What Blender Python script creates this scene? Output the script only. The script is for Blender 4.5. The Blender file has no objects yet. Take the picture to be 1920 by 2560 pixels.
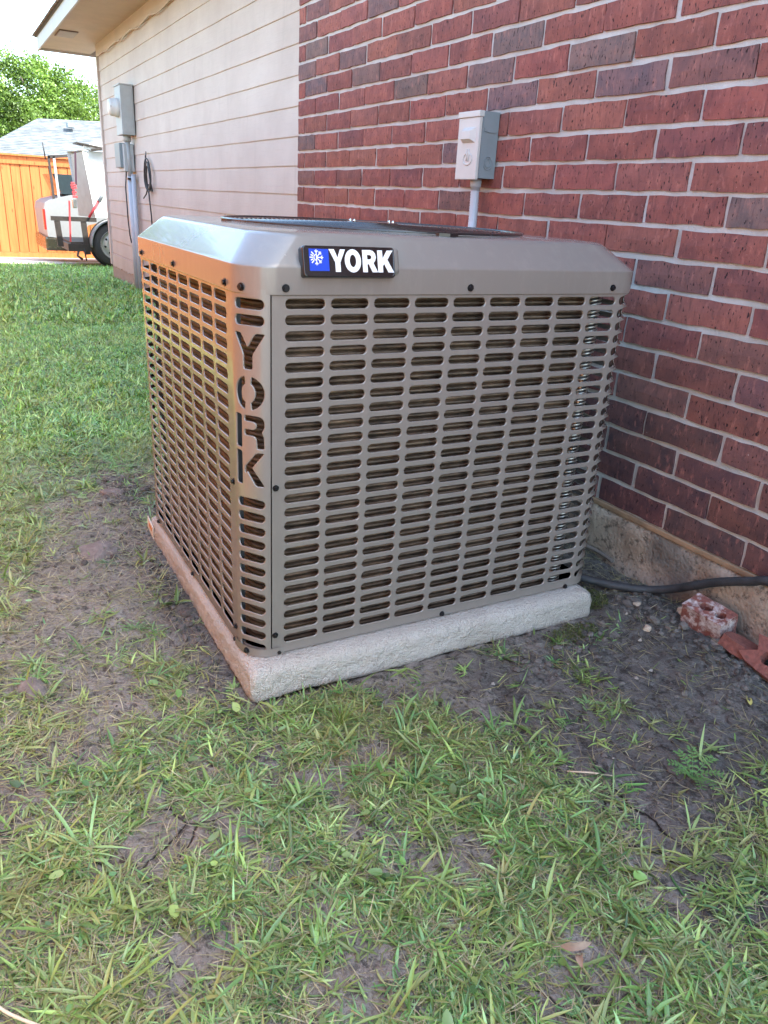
import bpy, bmesh, math, random
import numpy as np
from mathutils import Vector, Matrix
from mathutils.geometry import delaunay_2d_cdt
rnd = random.Random(7)
rng = np.random.default_rng(7)
S = bpy.context.scene
COL = S.collection
PI = math.pi

# ------------------------------------------------------------------ camera
F_PX = 1913.05
yaw, pitch, roll = 1.0545694, -0.38186246, 0.05750128
fw = Vector((-math.sin(yaw)*math.cos(pitch), math.cos(yaw)*math.cos(pitch), math.sin(pitch)))
rt = Vector((math.cos(yaw), math.sin(yaw), 0)); up = rt.cross(fw)
r2 = rt*math.cos(roll) + up*math.sin(roll); u2 = up*math.cos(roll) - rt*math.sin(roll)
cam = bpy.data.cameras.new('camera'); camo = bpy.data.objects.new('camera', cam); COL.objects.link(camo)
cam.sensor_fit = 'VERTICAL'; cam.sensor_height = 32.0; cam.lens = 32.0*F_PX/2560
cam.clip_start = 0.02; cam.clip_end = 400
M = Matrix((r2, u2, -fw)).transposed().to_4x4(); M.translation = Vector((3.8737626, -1.5920746, 0.9751336))
camo.matrix_world = M
S.camera = camo

# ------------------------------------------------------------------ light
SUN = Vector((0.50, 0.56, 1.0)).normalized()
elev = math.asin(SUN.z); azim = math.atan2(SUN.x, SUN.y)
W = bpy.data.worlds.new('World'); S.world = W; W.use_nodes = True
wn = W.node_tree; wn.nodes.clear()
sky = wn.nodes.new('ShaderNodeTexSky'); sky.sky_type = 'NISHITA'; sky.sun_disc = False
sky.sun_elevation = elev; sky.sun_rotation = azim; sky.air_density = 1.0; sky.dust_density = 1.6; sky.ozone_density = 0.5
bg = wn.nodes.new('ShaderNodeBackground'); bg.inputs['Strength'].default_value = 0.15
wo = wn.nodes.new('ShaderNodeOutputWorld')
wn.links.new(sky.outputs[0], bg.inputs[0]); wn.links.new(bg.outputs[0], wo.inputs[0])
sl = bpy.data.lights.new('sun', 'SUN'); sl.energy = 2.5; sl.angle = math.radians(0.53); sl.color = (1.0, 0.97, 0.92)
so = bpy.data.objects.new('sun', sl); COL.objects.link(so)
so.rotation_euler = (-SUN).to_track_quat('-Z', 'Y').to_euler()
vs = S.view_settings
S.display_settings.display_device = 'sRGB'
vs.view_transform = 'Standard'; vs.look = 'None'; vs.gamma = 1; vs.use_curve_mapping = False
vs.exposure = 2.85
vs.use_white_balance = True; vs.white_balance_temperature = 6500; vs.white_balance_tint = 1
S.cycles.max_bounces = 6; S.cycles.diffuse_bounces = 4; S.cycles.glossy_bounces = 3
S.cycles.transmission_bounces = 2; S.cycles.use_denoising = True
S.cycles.sample_clamp_indirect = 6

# ------------------------------------------------------------------ noise (numpy)
def vnoise(x, y, seed=0):
    xi = np.floor(x).astype(np.int64); yi = np.floor(y).astype(np.int64)
    xf = x-xi; yf = y-yi
    u = xf*xf*(3-2*xf); v = yf*yf*(3-2*yf)
    def h(a, b):
        n = (a*374761393 + b*668265263 + seed*982451653) & 0x7fffffff
        n = ((n ^ (n >> 13))*1274126177) & 0x7fffffff
        return ((n ^ (n >> 16)) & 0xffff)/65535.0
    return (h(xi, yi)*(1-u)+h(xi+1, yi)*u)*(1-v)+(h(xi, yi+1)*(1-u)+h(xi+1, yi+1)*u)*v
def fbm(x, y, s, o=3, seed=0):
    t = 0; a = 1; n = 0
    for k in range(o):
        t = t+a*vnoise(x*s, y*s, seed+k); n += a; a *= .5; s *= 2.07
    return t/n
def gauss(x, y, cx, cy, rx, ry, a=0):
    c, s = math.cos(a), math.sin(a); dx = x-cx; dy = y-cy
    return np.exp(-(((dx*c+dy*s)/rx)**2+((-dx*s+dy*c)/ry)**2))
def sstep(a, b, x):
    t = np.clip((x-a)/(b-a), 0, 1); return t*t*(3-2*t)

# ------------------------------------------------------------------ mesh / object helpers
def tag(o, label=None, cat=None, group=None, kind=None):
    if label: o['label'] = label
    if cat: o['category'] = cat
    if group: o['group'] = group
    if kind: o['kind'] = kind
    return o
def link(name, data, parent=None, loc=None):
    o = bpy.data.objects.new(name, data); COL.objects.link(o)
    if parent is not None: o.parent = parent
    if loc is not None: o.location = loc
    return o
def empty(name, label, cat, loc=(0, 0, 0), group=None):
    o = link(name, None); o.location = loc; o.empty_display_size = .1
    bpy.context.view_layer.update()
    return tag(o, label, cat, group)
class MB:
    """collects shapes in world coordinates; build() turns them into one mesh object"""
    def __init__(s): s.v = []; s.f = []; s.sm = []
    def add(s, vs, fs, smooth=False):
        b = len(s.v); s.v += [tuple(p) for p in vs]; s.f += [tuple(i+b for i in f) for f in fs]; s.sm += [smooth]*len(fs)
    def box(s, lo, hi, rot=None, piv=None):
        (a, b, c), (d, e, f) = lo, hi
        vs = [Vector(p) for p in [(a, b, c), (d, b, c), (d, e, c), (a, e, c), (a, b, f), (d, b, f), (d, e, f), (a, e, f)]]
        if rot is not None:
            piv = Vector(piv) if piv is not None else Vector(((a+d)/2, (b+e)/2, (c+f)/2))
            vs = [rot @ (p-piv)+piv for p in vs]
        s.add(vs, [(3, 2, 1, 0), (4, 5, 6, 7), (0, 1, 5, 4), (1, 2, 6, 5), (2, 3, 7, 6), (3, 0, 4, 7)])
    def bbox(s, lo, hi, bev=.004, rot=None, piv=None):
        bm = bmesh.new(); bmesh.ops.create_cube(bm, size=1)
        sx, sy, sz = (hi[i]-lo[i] for i in range(3)); c = Vector([(hi[i]+lo[i])/2 for i in range(3)])
        for v in bm.verts: v.co = Vector((v.co.x*sx, v.co.y*sy, v.co.z*sz))
        bmesh.ops.bevel(bm, geom=bm.edges[:], offset=bev, segments=2, affect='EDGES', profile=.6)
        piv = Vector(piv) if piv is not None else c
        bm.verts.index_update()
        vs = [v.co+c for v in bm.verts]
        if rot is not None: vs = [rot @ (p-piv)+piv for p in vs]
        s.add(vs, [[v.index for v in f.verts] for f in bm.faces]); bm.free()
    def tube(s, pts, r, n=8, closed=False, cap=True):
        pts = [Vector(p) for p in pts]; m = len(pts); vs = []
        rr = r if hasattr(r, '__len__') else [r]*m
        ref = None
        for i, p in enumerate(pts):
            if closed: t = pts[(i+1) % m]-pts[i-1]
            else: t = pts[min(i+1, m-1)]-pts[max(i-1, 0)]
            t.normalize()
            if ref is None: ref = Vector((0, 0, 1)) if abs(t.z) < .9 else Vector((1, 0, 0))
            a = t.cross(ref).normalized(); b = t.cross(a).normalized(); ref = -b
            for k in range(n):
                an = 2*PI*k/n; vs.append(p+a*math.cos(an)*rr[i]+b*math.sin(an)*rr[i])
        fs = []
        for i in range(m if closed else m-1):
            j = (i+1) % m
            for k in range(n):
                l = (k+1) % n; fs.append((i*n+k, i*n+l, j*n+l, j*n+k))
        s.add(vs, fs, True)
        if cap and not closed:
            b = len(s.v)-len(vs)
            s.f += [tuple(b+k for k in range(n)), tuple(b+(m-1)*n+k for k in reversed(range(n)))]; s.sm += [False, False]
    def prism(s, poly, axis, a, b):
        """poly 2-D points; axis = extruded axis"""
        n = len(poly)
        def P(p, t):
            q = list(p); q.insert(axis, t); return q
        vs = [P(p, a) for p in poly]+[P(p, b) for p in poly]
        s.add(vs, [tuple(range(n)), tuple(range(2*n-1, n-1, -1))]+[(i, i+n, (i+1) % n+n, (i+1) % n) for i in range(n)])
    def loft(s, loops, smooth=True, cap0=False, cap1=False):
        n = len(loops[0]); vs = [p for l in loops for p in l]; fs = []
        for i in range(len(loops)-1):
            for k in range(n):
                l = (k+1) % n; fs.append((i*n+k, i*n+l, (i+1)*n+l, (i+1)*n+k))
        s.add(vs, fs, smooth)
        b = len(s.v)-len(vs)
        if cap0: s.f.append(tuple(b+k for k in reversed(range(n)))); s.sm.append(False)
        if cap1: s.f.append(tuple(b+(len(loops)-1)*n+k for k in range(n))); s.sm.append(False)
    def mesh(s, name, mat, origin=(0, 0, 0)):
        me = bpy.data.meshes.new(name); o = Vector(origin)
        me.from_pydata([Vector(p)-o for p in s.v], [], s.f)
        me.polygons.foreach_set('use_smooth', s.sm)
        if mat: me.materials.append(mat)
        bm = bmesh.new(); bm.from_mesh(me); bmesh.ops.recalc_face_normals(bm, faces=bm.faces); bm.to_mesh(me); bm.free()
        return me
    def build(s, name, mat, parent=None, loc=None):
        """world coordinates; a parent that is a moved Empty is compensated"""
        off = Vector((0, 0, 0))
        p = parent
        while p is not None: off += p.location; p = p.parent
        if loc is None: loc = off
        o = link(name, s.mesh(name, mat, loc), parent)
        o.location = Vector(loc)-off
        return o
def npmesh(name, V, Fc, mat, smooth=True, attrs=None, normals=None):
    me = bpy.data.meshes.new(name)
    k = Fc.shape[1]
    me.vertices.add(len(V)); me.vertices.foreach_set('co', V.astype(np.float32).ravel())
    me.loops.add(Fc.size); me.loops.foreach_set('vertex_index', Fc.astype(np.int32).ravel())
    me.polygons.add(len(Fc)); me.polygons.foreach_set('loop_start', np.arange(0, Fc.size, k, dtype=np.int32))
    me.polygons.foreach_set('loop_total', np.full(len(Fc), k, dtype=np.int32))
    me.update(calc_edges=True)
    me.polygons.foreach_set('use_smooth', np.full(len(Fc), smooth))
    if attrs:
        for an, arr in attrs.items():
            a = me.attributes.new(an, 'FLOAT_COLOR', 'POINT')
            a.data.foreach_set('color', arr.astype(np.float32).ravel())
    if mat: me.materials.append(mat)
    if normals is not None: me.normals_split_custom_set_from_vertices([tuple(n) for n in normals])
    return me

# ------------------------------------------------------------------ materials
class NT:
    def __init__(s, name):
        s.m = bpy.data.materials.new(name); s.m.use_nodes = True; s.t = s.m.node_tree
        s.b = s.t.nodes['Principled BSDF']
    def n(s, typ, _out=0, **kw):
        nd = s.t.nodes.new('ShaderNode'+typ)
        for k, v in kw.items():
            if k.startswith('p_'): setattr(nd, k[2:], v)
            else: s.set(nd, k.replace('_', ' ') if not k.startswith('i') or not k[1:].isdigit() else int(k[1:]), v)
        return nd.outputs[_out]
    def set(s, nd, k, v):
        i = nd.inputs[k]
        if isinstance(v, bpy.types.NodeSocket): s.t.links.new(v, i)
        else:
            try: i.default_value = v
            except Exception: i.default_value = (*v, 1) if len(v) == 3 else v
    def pos(s, scale=(1, 1, 1)):
        g = s.n('NewGeometry')
        return s.n('Mapping', Vector=g, Scale=scale)
    def obj(s, scale=(1, 1, 1)):
        g = s.n('TexCoord', 3)
        return s.n('Mapping', Vector=g, Scale=scale)
    def noise(s, vec, scale, detail=4, rough=.55, out=0, dist=0):
        return s.n('TexNoise', out, Vector=vec, Scale=scale, Detail=detail, Roughness=rough, Distortion=dist)
    def ramp(s, fac, stops):
        nd = s.t.nodes.new('ShaderNodeValToRGB'); s.t.links.new(fac, nd.inputs[0])
        e = nd.color_ramp.elements
        while len(e) < len(stops): e.new(.5)
        for el, (p, c) in zip(e, stops):
            el.position = p; el.color = (*c, 1) if hasattr(c, '__len__') else (c, c, c, 1)
        return nd.outputs[0]
    def mix(s, f, a, b, mode='MIX'):
        nd = s.t.nodes.new('ShaderNodeMix'); nd.data_type = 'RGBA'; nd.blend_type = mode
        s.set(nd, 0, f); s.set(nd, 6, a); s.set(nd, 7, b); return nd.outputs[2]
    def math(s, op, a, b=0.0, c=0.0):
        nd = s.t.nodes.new('ShaderNodeMath'); nd.operation = op
        s.set(nd, 0, a); s.set(nd, 1, b); s.set(nd, 2, c); return nd.outputs[0]
    def bump(s, h, dist=.002, strength=1, normal=None):
        nd = s.t.nodes.new('ShaderNodeBump'); nd.inputs['Distance'].default_value = dist; nd.inputs['Strength'].default_value = strength
        s.t.links.new(h, nd.inputs['Height'])
        if normal: s.t.links.new(normal, nd.inputs['Normal'])
        return nd.outputs[0]
    def done(s, **kw):
        for k, v in kw.items(): s.set(s.b, k.replace('_', ' '), v)
        return s.m
def simple(name, col, rough=.6, metal=0, spec=.5, var=.12, vscale=18, bump=0, bscale=120, coat=0):
    t = NT(name); p = t.pos()
    n = t.noise(p, vscale, 5)
    c = t.mix(t.ramp(n, [(.3, 0), (.7, 1)]), [x*(1-var) for x in col], [min(1, x*(1+var)) for x in col])
    kw = dict(Base_Color=c, Roughness=t.math('MULTIPLY_ADD', n, .18, rough-.09), Metallic=metal, Specular_IOR_Level=spec)
    if coat: kw['Coat_Weight'] = coat; kw['Coat_Roughness'] = .06
    if bump: kw['Normal'] = t.bump(t.noise(p, bscale, 3), bump)
    return t.done(**kw)

def m_brick(name, use_obj=True, base=(.26, .075, .06)):
    t = NT(name)
    p = t.pos(); oc = t.n('ObjectInfo', 1) if use_obj else None
    col = oc if use_obj else t.n('RGB')
    if not use_obj: col.node.outputs[0].default_value = (*base, 1)
    streak = t.noise(t.pos((120, 120, 20)), 1, 5, .65)
    blot = t.noise(p, 14, 4, .6)
    c = t.mix(t.ramp(blot, [(.38, 0), (.62, 1)]), t.mix(.32, col, (.13, .06, .06)), t.mix(.22, col, (.46, .17, .12)))
    c = t.mix(t.ramp(streak, [(.34, .8), (.47, 0)]), c, t.mix(.6, c, (.07, .035, .035)))
    sal = t.math('MULTIPLY', t.ramp(t.noise(t.pos((60, 60, 22)), 1, 5, .65), [(.55, 0), (.68, 1)]), .38)
    c = t.mix(sal, c, (.50, .20, .155))
    pit = t.ramp(t.noise(t.pos((190, 190, 75)), 1, 2, .5), [(.65, 0), (.69, 1)])
    c = t.mix(pit, c, (.03, .014, .016))
    dust = t.math('MULTIPLY', t.ramp(t.noise(p, 75, 6, .75), [(.655, 0), (.72, 1)]), .7)
    c = t.mix(dust, c, (.62, .5, .46))
    h = t.math('SUBTRACT', t.math('MULTIPLY_ADD', streak, .5, t.math('MULTIPLY', t.noise(p, 260, 3), .35)), t.math('MULTIPLY', pit, .9))
    return t.done(Base_Color=c, Roughness=.82, Specular_IOR_Level=.3, Normal=t.bump(h, .0034, 1))
M_BRICK = m_brick('fired brick')
def m_mortar():
    t = NT('grey mortar'); p = t.pos()
    low = t.n('SeparateXYZ', 2, Vector=t.n('NewGeometry'))
    n = t.noise(p, 9, 5, .6); g = t.noise(p, 420, 3, .7)
    c = t.mix(t.ramp(n, [(.3, 0), (.7, 1)]), (.46, .445, .42), (.66, .645, .62))
    rust = t.math('MULTIPLY', t.ramp(t.noise(t.pos((3, 3, 14)), 1, 3), [(.5, 0), (.7, 1)]), t.ramp(low, [(.2, .8), (.9, .25)]))
    c = t.mix(rust, c, (.42, .30, .2))
    c = t.mix(t.math('MULTIPLY', g, .35), c, (.25, .22, .2))
    return t.done(Base_Color=c, Roughness=.95, Specular_IOR_Level=.2, Normal=t.bump(t.math('ADD', g, t.math('MULTIPLY', t.noise(p, 90, 4), 1.5)), .0022))
M_MORTAR = m_mortar()
def m_found():
    t = NT('weathered foundation concrete'); p = t.pos()
    n = t.noise(p, 7, 6, .65); g = t.noise(p, 60, 6, .7); v = t.n('TexVoronoi', 0, Vector=p, Scale=110)
    c = t.mix(t.ramp(n, [(.32, 0), (.68, 1)]), (.25, .185, .135), (.46, .37, .29))
    c = t.mix(t.ramp(g, [(.36, .8), (.48, 0)]), c, (.07, .055, .045))
    c = t.mix(t.math('MULTIPLY', t.ramp(t.noise(p, 3.2, 3), [(.56, 0), (.64, 1)]), .7), c, (.10, .095, .09))
    h = t.math('ADD', t.math('MULTIPLY', v, .5), g)
    return t.done(Base_Color=c, Roughness=.93, Specular_IOR_Level=.25, Normal=t.bump(h, .004))
M_FOUND = m_found()
def m_siding():
    t = NT('pinkish beige painted siding'); p = t.pos()
    n = t.noise(p, 2.2, 5, .6); gr = t.noise(t.pos((5, 5, 120)), 1, 5, .65, dist=.6)
    c = t.mix(t.ramp(n, [(.3, 0), (.7, 1)]), (.44, .36, .322), (.53, .45, .405))
    c = t.mix(t.math('MULTIPLY', t.ramp(gr, [(.55, 0), (.75, 1)]), .4), c, (.38, .30, .27))
    c = t.mix(t.math('MULTIPLY', t.ramp(t.noise(t.pos((9, 9, 1.6)), 1, 4), [(.58, 0), (.75, 1)]), .35), c, (.33, .27, .24))
    return t.done(Base_Color=c, Roughness=.62, Specular_IOR_Level=.35, Normal=t.bump(t.math('ADD', gr, t.noise(p, 40, 3)), .0016, .7))
M_SIDE = m_siding()
M_TRIMP = simple('peach painted soffit board', (.46, .36, .29), .7, var=.08, vscale=5, bump=.0008)
M_TRIM = simple('pinkish white fascia paint', (.50, .46, .46), .6, var=.06, vscale=5, bump=.0008)
def m_unit(name, col, rough=.2, coat=.42):
    t = NT(name); p = t.pos()
    n = t.noise(p, 5, 4); f = t.noise(p, 900, 2)
    c = t.mix(n, [x*.95 for x in col], [x*1.05 for x in col])
    c = t.mix(t.math('MULTIPLY', t.ramp(t.noise(t.pos((30, 30, 9)), 1, 6, .75), [(.5, 0), (.75, 1)]), .16), c, (.42, .38, .33))
    return t.done(Base_Color=c, Roughness=t.math('MULTIPLY_ADD', n, .1, rough), Metallic=.12, Coat_Weight=coat, Coat_Roughness=.035, Coat_IOR=1.5,
                  Specular_IOR_Level=.55, Normal=t.bump(t.noise(p, 3.5, 2), .0025, .35))
M_UNIT = m_unit('glossy taupe enamel', (.235, .212, .190))
M_DARK = simple('black wire coating', (.012, .012, .014), .28, var=.1, coat=.5)
M_INNER = simple('dark inner sheet metal', (.03, .03, .033), .5, var=.2)
def m_coil():
    t = NT('copper toned coil fins'); p = t.pos()
    g = t.n('NewGeometry'); s = t.n('SeparateXYZ', 1, Vector=g); s0 = t.n('SeparateXYZ', 0, Vector=g)
    fin = t.n('TexWave', 0, Vector=t.n('CombineXYZ', X=t.math('ADD', s, s0)), Scale=130, Distortion=.8, Detail=2)
    n = t.noise(t.pos((14, 14, 60)), 1, 5, .7)
    c = t.mix(t.ramp(n, [(.3, 0), (.7, 1)]), (.06, .047, .036), (.35, .245, .16))
    c = t.mix(t.ramp(fin, [(.35, .0), (.75, .4)]), c, (.02, .017, .018))
    return t.done(Base_Color=c, Roughness=.42, Metallic=.7, Normal=t.bump(fin, .001, .6))
M_COIL = m_coil()
M_COPPER = simple('copper tube bend', (.45, .24, .13), .3, metal=1, var=.2)
M_GALV = simple('ribbed grey metal', (.42, .40, .36), .35, metal=.8, var=.2)
def m_pad():
    t = NT('light coarse concrete pad'); p = t.pos()
    n = t.noise(p, 6, 4); g = t.noise(p, 150, 3, .6); g2 = t.noise(p, 330, 2, .6)
    c = t.mix(t.ramp(n, [(.3, 0), (.7, 1)]), (.57, .535, .475), (.69, .66, .60))
    c = t.mix(t.ramp(g, [(.33, .35), (.45, 0)]), c, (.40, .37, .34))
    sp = t.ramp(t.noise(p, 240, 2), [(.7, 0), (.76, .7)])
    c = t.mix(sp, c, (.8, .79, .77))
    low = t.n('SeparateXYZ', 2, Vector=t.n('NewGeometry'))
    c = t.mix(t.math('MULTIPLY', t.ramp(t.math('ADD', low, t.math('MULTIPLY', n, .02)), [(.008, 1), (.03, 0)]), .5), c, (.22, .17, .13))
    return t.done(Base_Color=c, Roughness=.85, Specular_IOR_Level=.4, Normal=t.bump(t.math('ADD', t.math('MULTIPLY', g, 1.6), g2), .007))
M_PAD = m_pad()
def m_soil():
    t = NT('lawn soil'); p = t.pos()
    a = t.n('Attribute', 0, p_attribute_name='wet')
    n = t.noise(p, 3.5, 6, .65); g = t.noise(p, 38, 7, .72); f = t.noise(p, 210, 4, .7)
    dry = t.mix(t.ramp(n, [(.3, 0), (.7, 1)]), (.32, .285, .245), (.52, .465, .405))
    wet = t.mix(t.ramp(n, [(.3, 0), (.7, 1)]), (.13, .122, .112), (.25, .232, .212))
    c = t.mix(a, dry, wet)
    c = t.mix(t.ramp(g, [(.38, .8), (.50, 0)]), c, (.045, .038, .032))
    c = t.mix(t.ramp(f, [(.60, 0), (.72, .6)]), c, (.40, .35, .31))
    vc = t.n('TexVoronoi', 1, Vector=t.n('MixRGB', Fac=.03, Color1=p, Color2=t.noise(p, 60, 3, out=1)), Scale=150); vd = t.n('TexVoronoi', 0, Vector=p, Scale=150); vb = t.n('TexVoronoi', 1, Vector=p, Scale=55)
    cell = t.n('SeparateXYZ', 0, Vector=vc); cellb = t.n('SeparateXYZ', 0, Vector=vb)
    cz = t.ramp(t.noise(p, 5, 3), [(.42, .25), (.6, 1)])
    c = t.mix(t.math('MULTIPLY', cz, t.ramp(cell, [(.0, .65), (.4, 0)])), c, (.06, .05, .043)); c = t.mix(t.math('MULTIPLY', cz, t.ramp(cell, [(.85, 0), (1, .4)])), c, (.52, .47, .41)); c = t.mix(t.math('MULTIPLY', cz, t.ramp(cellb, [(.0, .4), (.3, 0)])), c, (.08, .068, .058))
    far = t.n('Attribute', 0, p_attribute_name='far')
    fg = t.mix(t.noise(p, 30, 5, .8), (.04, .075, .014), (.10, .17, .04))
    c = t.mix(far, c, fg)
    ck = t.n('TexVoronoi', 0, Vector=t.n('MixRGB', Fac=.06, Color1=p, Color2=t.noise(p, 9, 4, out=1)), Scale=6.5, p_feature='DISTANCE_TO_EDGE')
    crack = t.math('MULTIPLY', t.ramp(ck, [(0.0, 1), (.018, 0)]), t.ramp(t.noise(p, 1.7, 2), [(.60, 0), (.63, 1)]))
    c = t.mix(crack, c, (.015, .012, .01))
    h = t.math('SUBTRACT', t.math('ADD', t.math('MULTIPLY', g, 2.2), t.math('ADD', t.math('MULTIPLY', f, .6), t.math('MULTIPLY', cell, .5))), t.math('MULTIPLY', crack, 1.5))
    return t.done(Base_Color=c, Roughness=.93, Specular_IOR_Level=.25, Normal=t.bump(h, .010))
M_SOIL = m_soil()
def m_grass():
    t = NT('grass blades'); a = t.n('Attribute', 0, p_attribute_name='tint')
    c = t.mix(t.math('MULTIPLY', t.noise(t.pos(), 300, 2), .3), a, (.16, .2, .06))
    m = t.done(Base_Color=c, Roughness=.36, Specular_IOR_Level=.6)
    tr = t.t.nodes.new('ShaderNodeBsdfTranslucent'); t.t.links.new(t.mix(1, c, (1.0, 1.15, .55), 'MULTIPLY'), tr.inputs[0])
    mx = t.t.nodes.new('ShaderNodeMixShader'); mx.inputs[0].default_value = .28
    t.t.links.new(t.b.outputs[0], mx.inputs[1]); t.t.links.new(tr.outputs[0], mx.inputs[2])
    t.t.links.new(mx.outputs[0], t.t.nodes['Material Output'].inputs[0])
    return m
M_GRASS = m_grass()
def m_wood():
    t = NT('orange stained cedar'); p = t.pos(); 
    r = t.n('ObjectInfo', 5)
    gr = t.noise(t.pos((22, 22, 1.3)), 1, 5, .65, dist=.4)
    kn = t.n('TexVoronoi', 0, Vector=t.pos((7, 7, 2.2)), Scale=1)
    c = t.mix(t.ramp(gr, [(.3, 0), (.7, 1)]), (.35, .092, .022), (.50, .160, .048))
    c = t.mix(t.math('MULTIPLY', r, .35), c, (.50, .20, .07))
    c = t.mix(t.ramp(kn, [(.05, .8), (.11, 0)]), c, (.16, .05, .015))
    return t.done(Base_Color=c, Roughness=.7, Specular_IOR_Level=.3, Normal=t.bump(gr, .003))
M_WOOD = m_wood()
M_CONC = simple('pale driveway concrete', (.52, .48, .42), .9, var=.1, vscale=8, bump=.002, bscale=90)
M_GREYBOX = simple('grey enclosure paint', (.36, .37, .375), .5, var=.06)
M_BLUEGREY = simple('slate grey enclosure paint', (.205, .235, .25), .5, var=.06)
M_CREAM = simple('light grey cover paint', (.52, .50, .47), .45, var=.04)
M_PVC = simple('grey plastic conduit', (.42, .44, .49), .45, var=.05)
M_METER = simple('off white meter plastic', (.55, .53, .52), .4, var=.05)
M_BLACK = simple('black rubber', (.022, .022, .024), .55, var=.2, bump=.0006)
M_HOSE = simple('weathered black foam insulation', (.035, .035, .038), .6, var=.35, vscale=30, bump=.0015, bscale=260)
M_SCREW = simple('black screw', (.02, .02, .022), .35, metal=.5, var=.2)
M_BOLT = simple('shiny zinc bolt', (.75, .78, .72), .2, metal=1, var=.1)
M_PLATE = simple('black badge plastic', (.008, .008, .009), .25, var=.05, coat=.6)
M_WHITE = simple('white lettering', (.86, .87, .88), .4, var=.02)
M_BLUE = simple('royal blue badge field', (.002, .045, .50), .4, var=.03)
M_TYRE = simple('tyre rubber', (.035, .035, .036), .75, var=.2, bump=.001)
M_RIM = simple('silver steel rim', (.42, .41, .38), .4, metal=.3, var=.08)
M_TRUCK = simple('silver truck paint', (.24, .24, .24), .45, metal=.0, var=.04)
M_GLASS = simple('dark tinted glass', (.02, .03, .033), .08, var=.1)
M_RED = simple('red lamp lens', (.5, .02, .02), .2, var=.1)
M_STRAP = simple('red webbing', (.55, .05, .06), .7, var=.15)
M_STRAPD = simple('dark purple webbing', (.05, .018, .035), .7, var=.15)
M_FRAME = simple('rust brown steel rail', (.035, .026, .022), .6, var=.3)
M_BOXSHADE = simple('shade grey box panel', (.30, .30, .28), .55, var=.1, vscale=9)  # shaded face of the white box, shade painted into the grey
M_BOXW = simple('white enamel panel', (.85, .85, .84), .4, var=.02)
def m_shingle():
    t = NT('grey asphalt shingles'); p = t.pos((1, 1.0, 1))
    n = t.noise(t.pos((3, 3, 9)), 1, 3); g = t.noise(p, 40, 4)
    c = t.mix(t.ramp(n, [(.4, 0), (.6, 1)]), (.075, .08, .088), (.14, .148, .16))
    c = t.mix(t.math('MULTIPLY', g, .3), c, (.16, .16, .17))
    return t.done(Base_Color=c, Roughness=.95)
M_SHIN = m_shingle()
def m_leaf():
    t = NT('tree leaves'); r = t.n('Attribute', 0, p_attribute_name='tint')
    m = t.done(Base_Color=r, Roughness=.4, Specular_IOR_Level=.4)
    tr = t.t.nodes.new('ShaderNodeBsdfTranslucent'); t.t.links.new(t.mix(1, r, (1.1, 1.2, .6), 'MULTIPLY'), tr.inputs[0])
    mx = t.t.nodes.new('ShaderNodeMixShader'); mx.inputs[0].default_value = .35
    t.t.links.new(t.b.outputs[0], mx.inputs[1]); t.t.links.new(tr.outputs[0], mx.inputs[2])
    t.t.links.new(mx.outputs[0], t.t.nodes['Material Output'].inputs[0]); return m
M_LEAF = m_leaf()
M_BARK = simple('grey brown bark', (.10, .08, .06), .9, var=.3, bump=.01, bscale=20)
M_DEADLEAF = simple('dry tan leaf', (.30, .22, .16), .8, var=.2, vscale=60)
M_STRAW = simple('bleached straw', (.62, .5, .36), .75, var=.15)
M_STONE = simple('grey brown clod', (.20, .165, .145), .95, var=.3, vscale=40, bump=.004, bscale=90)
M_PEBBLE = simple('tan pebble', (.46, .36, .27), .8, var=.25, vscale=60, bump=.002)
M_STICKER = simple('white sticker paper', (.72, .66, .55), .6, var=.05)

# ------------------------------------------------------------------ ground
PADX0, PADX1, PADY0, PADY1 = 1.685, 2.607, -1.160, -.232
def gsmooth(x, y):
    z = -.004+.044*sstep(-.32, -.02, y)*(x > -0.3)
    z = z+.012*sstep(2.45, 2.1, x)*sstep(-1.13, -1.17, y)
    z = z - .0268*np.maximum(0, 1.1-x) - .024*np.maximum(0, -10.9-x)
    z = z+.010*gauss(x, y, 2.85, -.12, .3, .12)
    return z
def wetmask(x, y):
    w = sstep(2.45, 2.75, x)*sstep(-.80, -.62, y)*.85
    w = np.maximum(w, sstep(-.40, -.2, y)*sstep(1.2, 1.6, x)*sstep(3.6, 3.1, x)*1.0)
    w = np.maximum(w, .75*gauss(x, y, 1.25, -1.12, .45, .16))
    w = np.maximum(w, .8*gauss(x, y, 2.15, -1.19, .7, .07))
    w = np.maximum(w, .7*gauss(x, y, 2.72, -.6, .12, .3))
    return np.clip(w+.25*(fbm(x, y, 6, 3, 40)-.5), 0, 1)
def rough(x, y):
    """how cloddy the soil is"""
    return np.clip(.42+.25*(x > 2.6)*(y > -.7)+.65*gauss(x, y, 1.2, -1.13, .35, .2)+.7*gauss(x, y, 2.72, -.50, .12, .1)+.6*gauss(x, y, 2.9, -.1, .5, .1)+.5*gauss(x, y, 2.2, -1.2, .6, .06), 0, 1.2)
def gz(x, y):
    near = sstep(-3, .5, x)
    inpad = ((x > PADX0+.02) & (x < PADX1-.02) & (y > PADY0+.02) & (y < PADY1-.02))
    d = (fbm(x, y, 22, 4, 3)-.5)*.030*rough(x, y)*near+(fbm(x, y, 3.1, 2, 9)-.5)*.022
    c = fbm(x, y, 70, 2, 5); d = d+np.maximum(0, c-.52)*.035*rough(x, y)*near
    return gsmooth(x, y)+np.where(inpad, -.035, d)
def axis(segs):
    out = []
    for a, b, st in segs: out += list(np.arange(a, b-1e-9, st))
    return np.array(out+[segs[-1][1]])
gx = axis([(-90, -16, 6), (-16, -4, .35), (-4, .6, .08), (.6, 3.75, .0105), (3.75, 6, .15), (6, 60, 6)])
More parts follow.
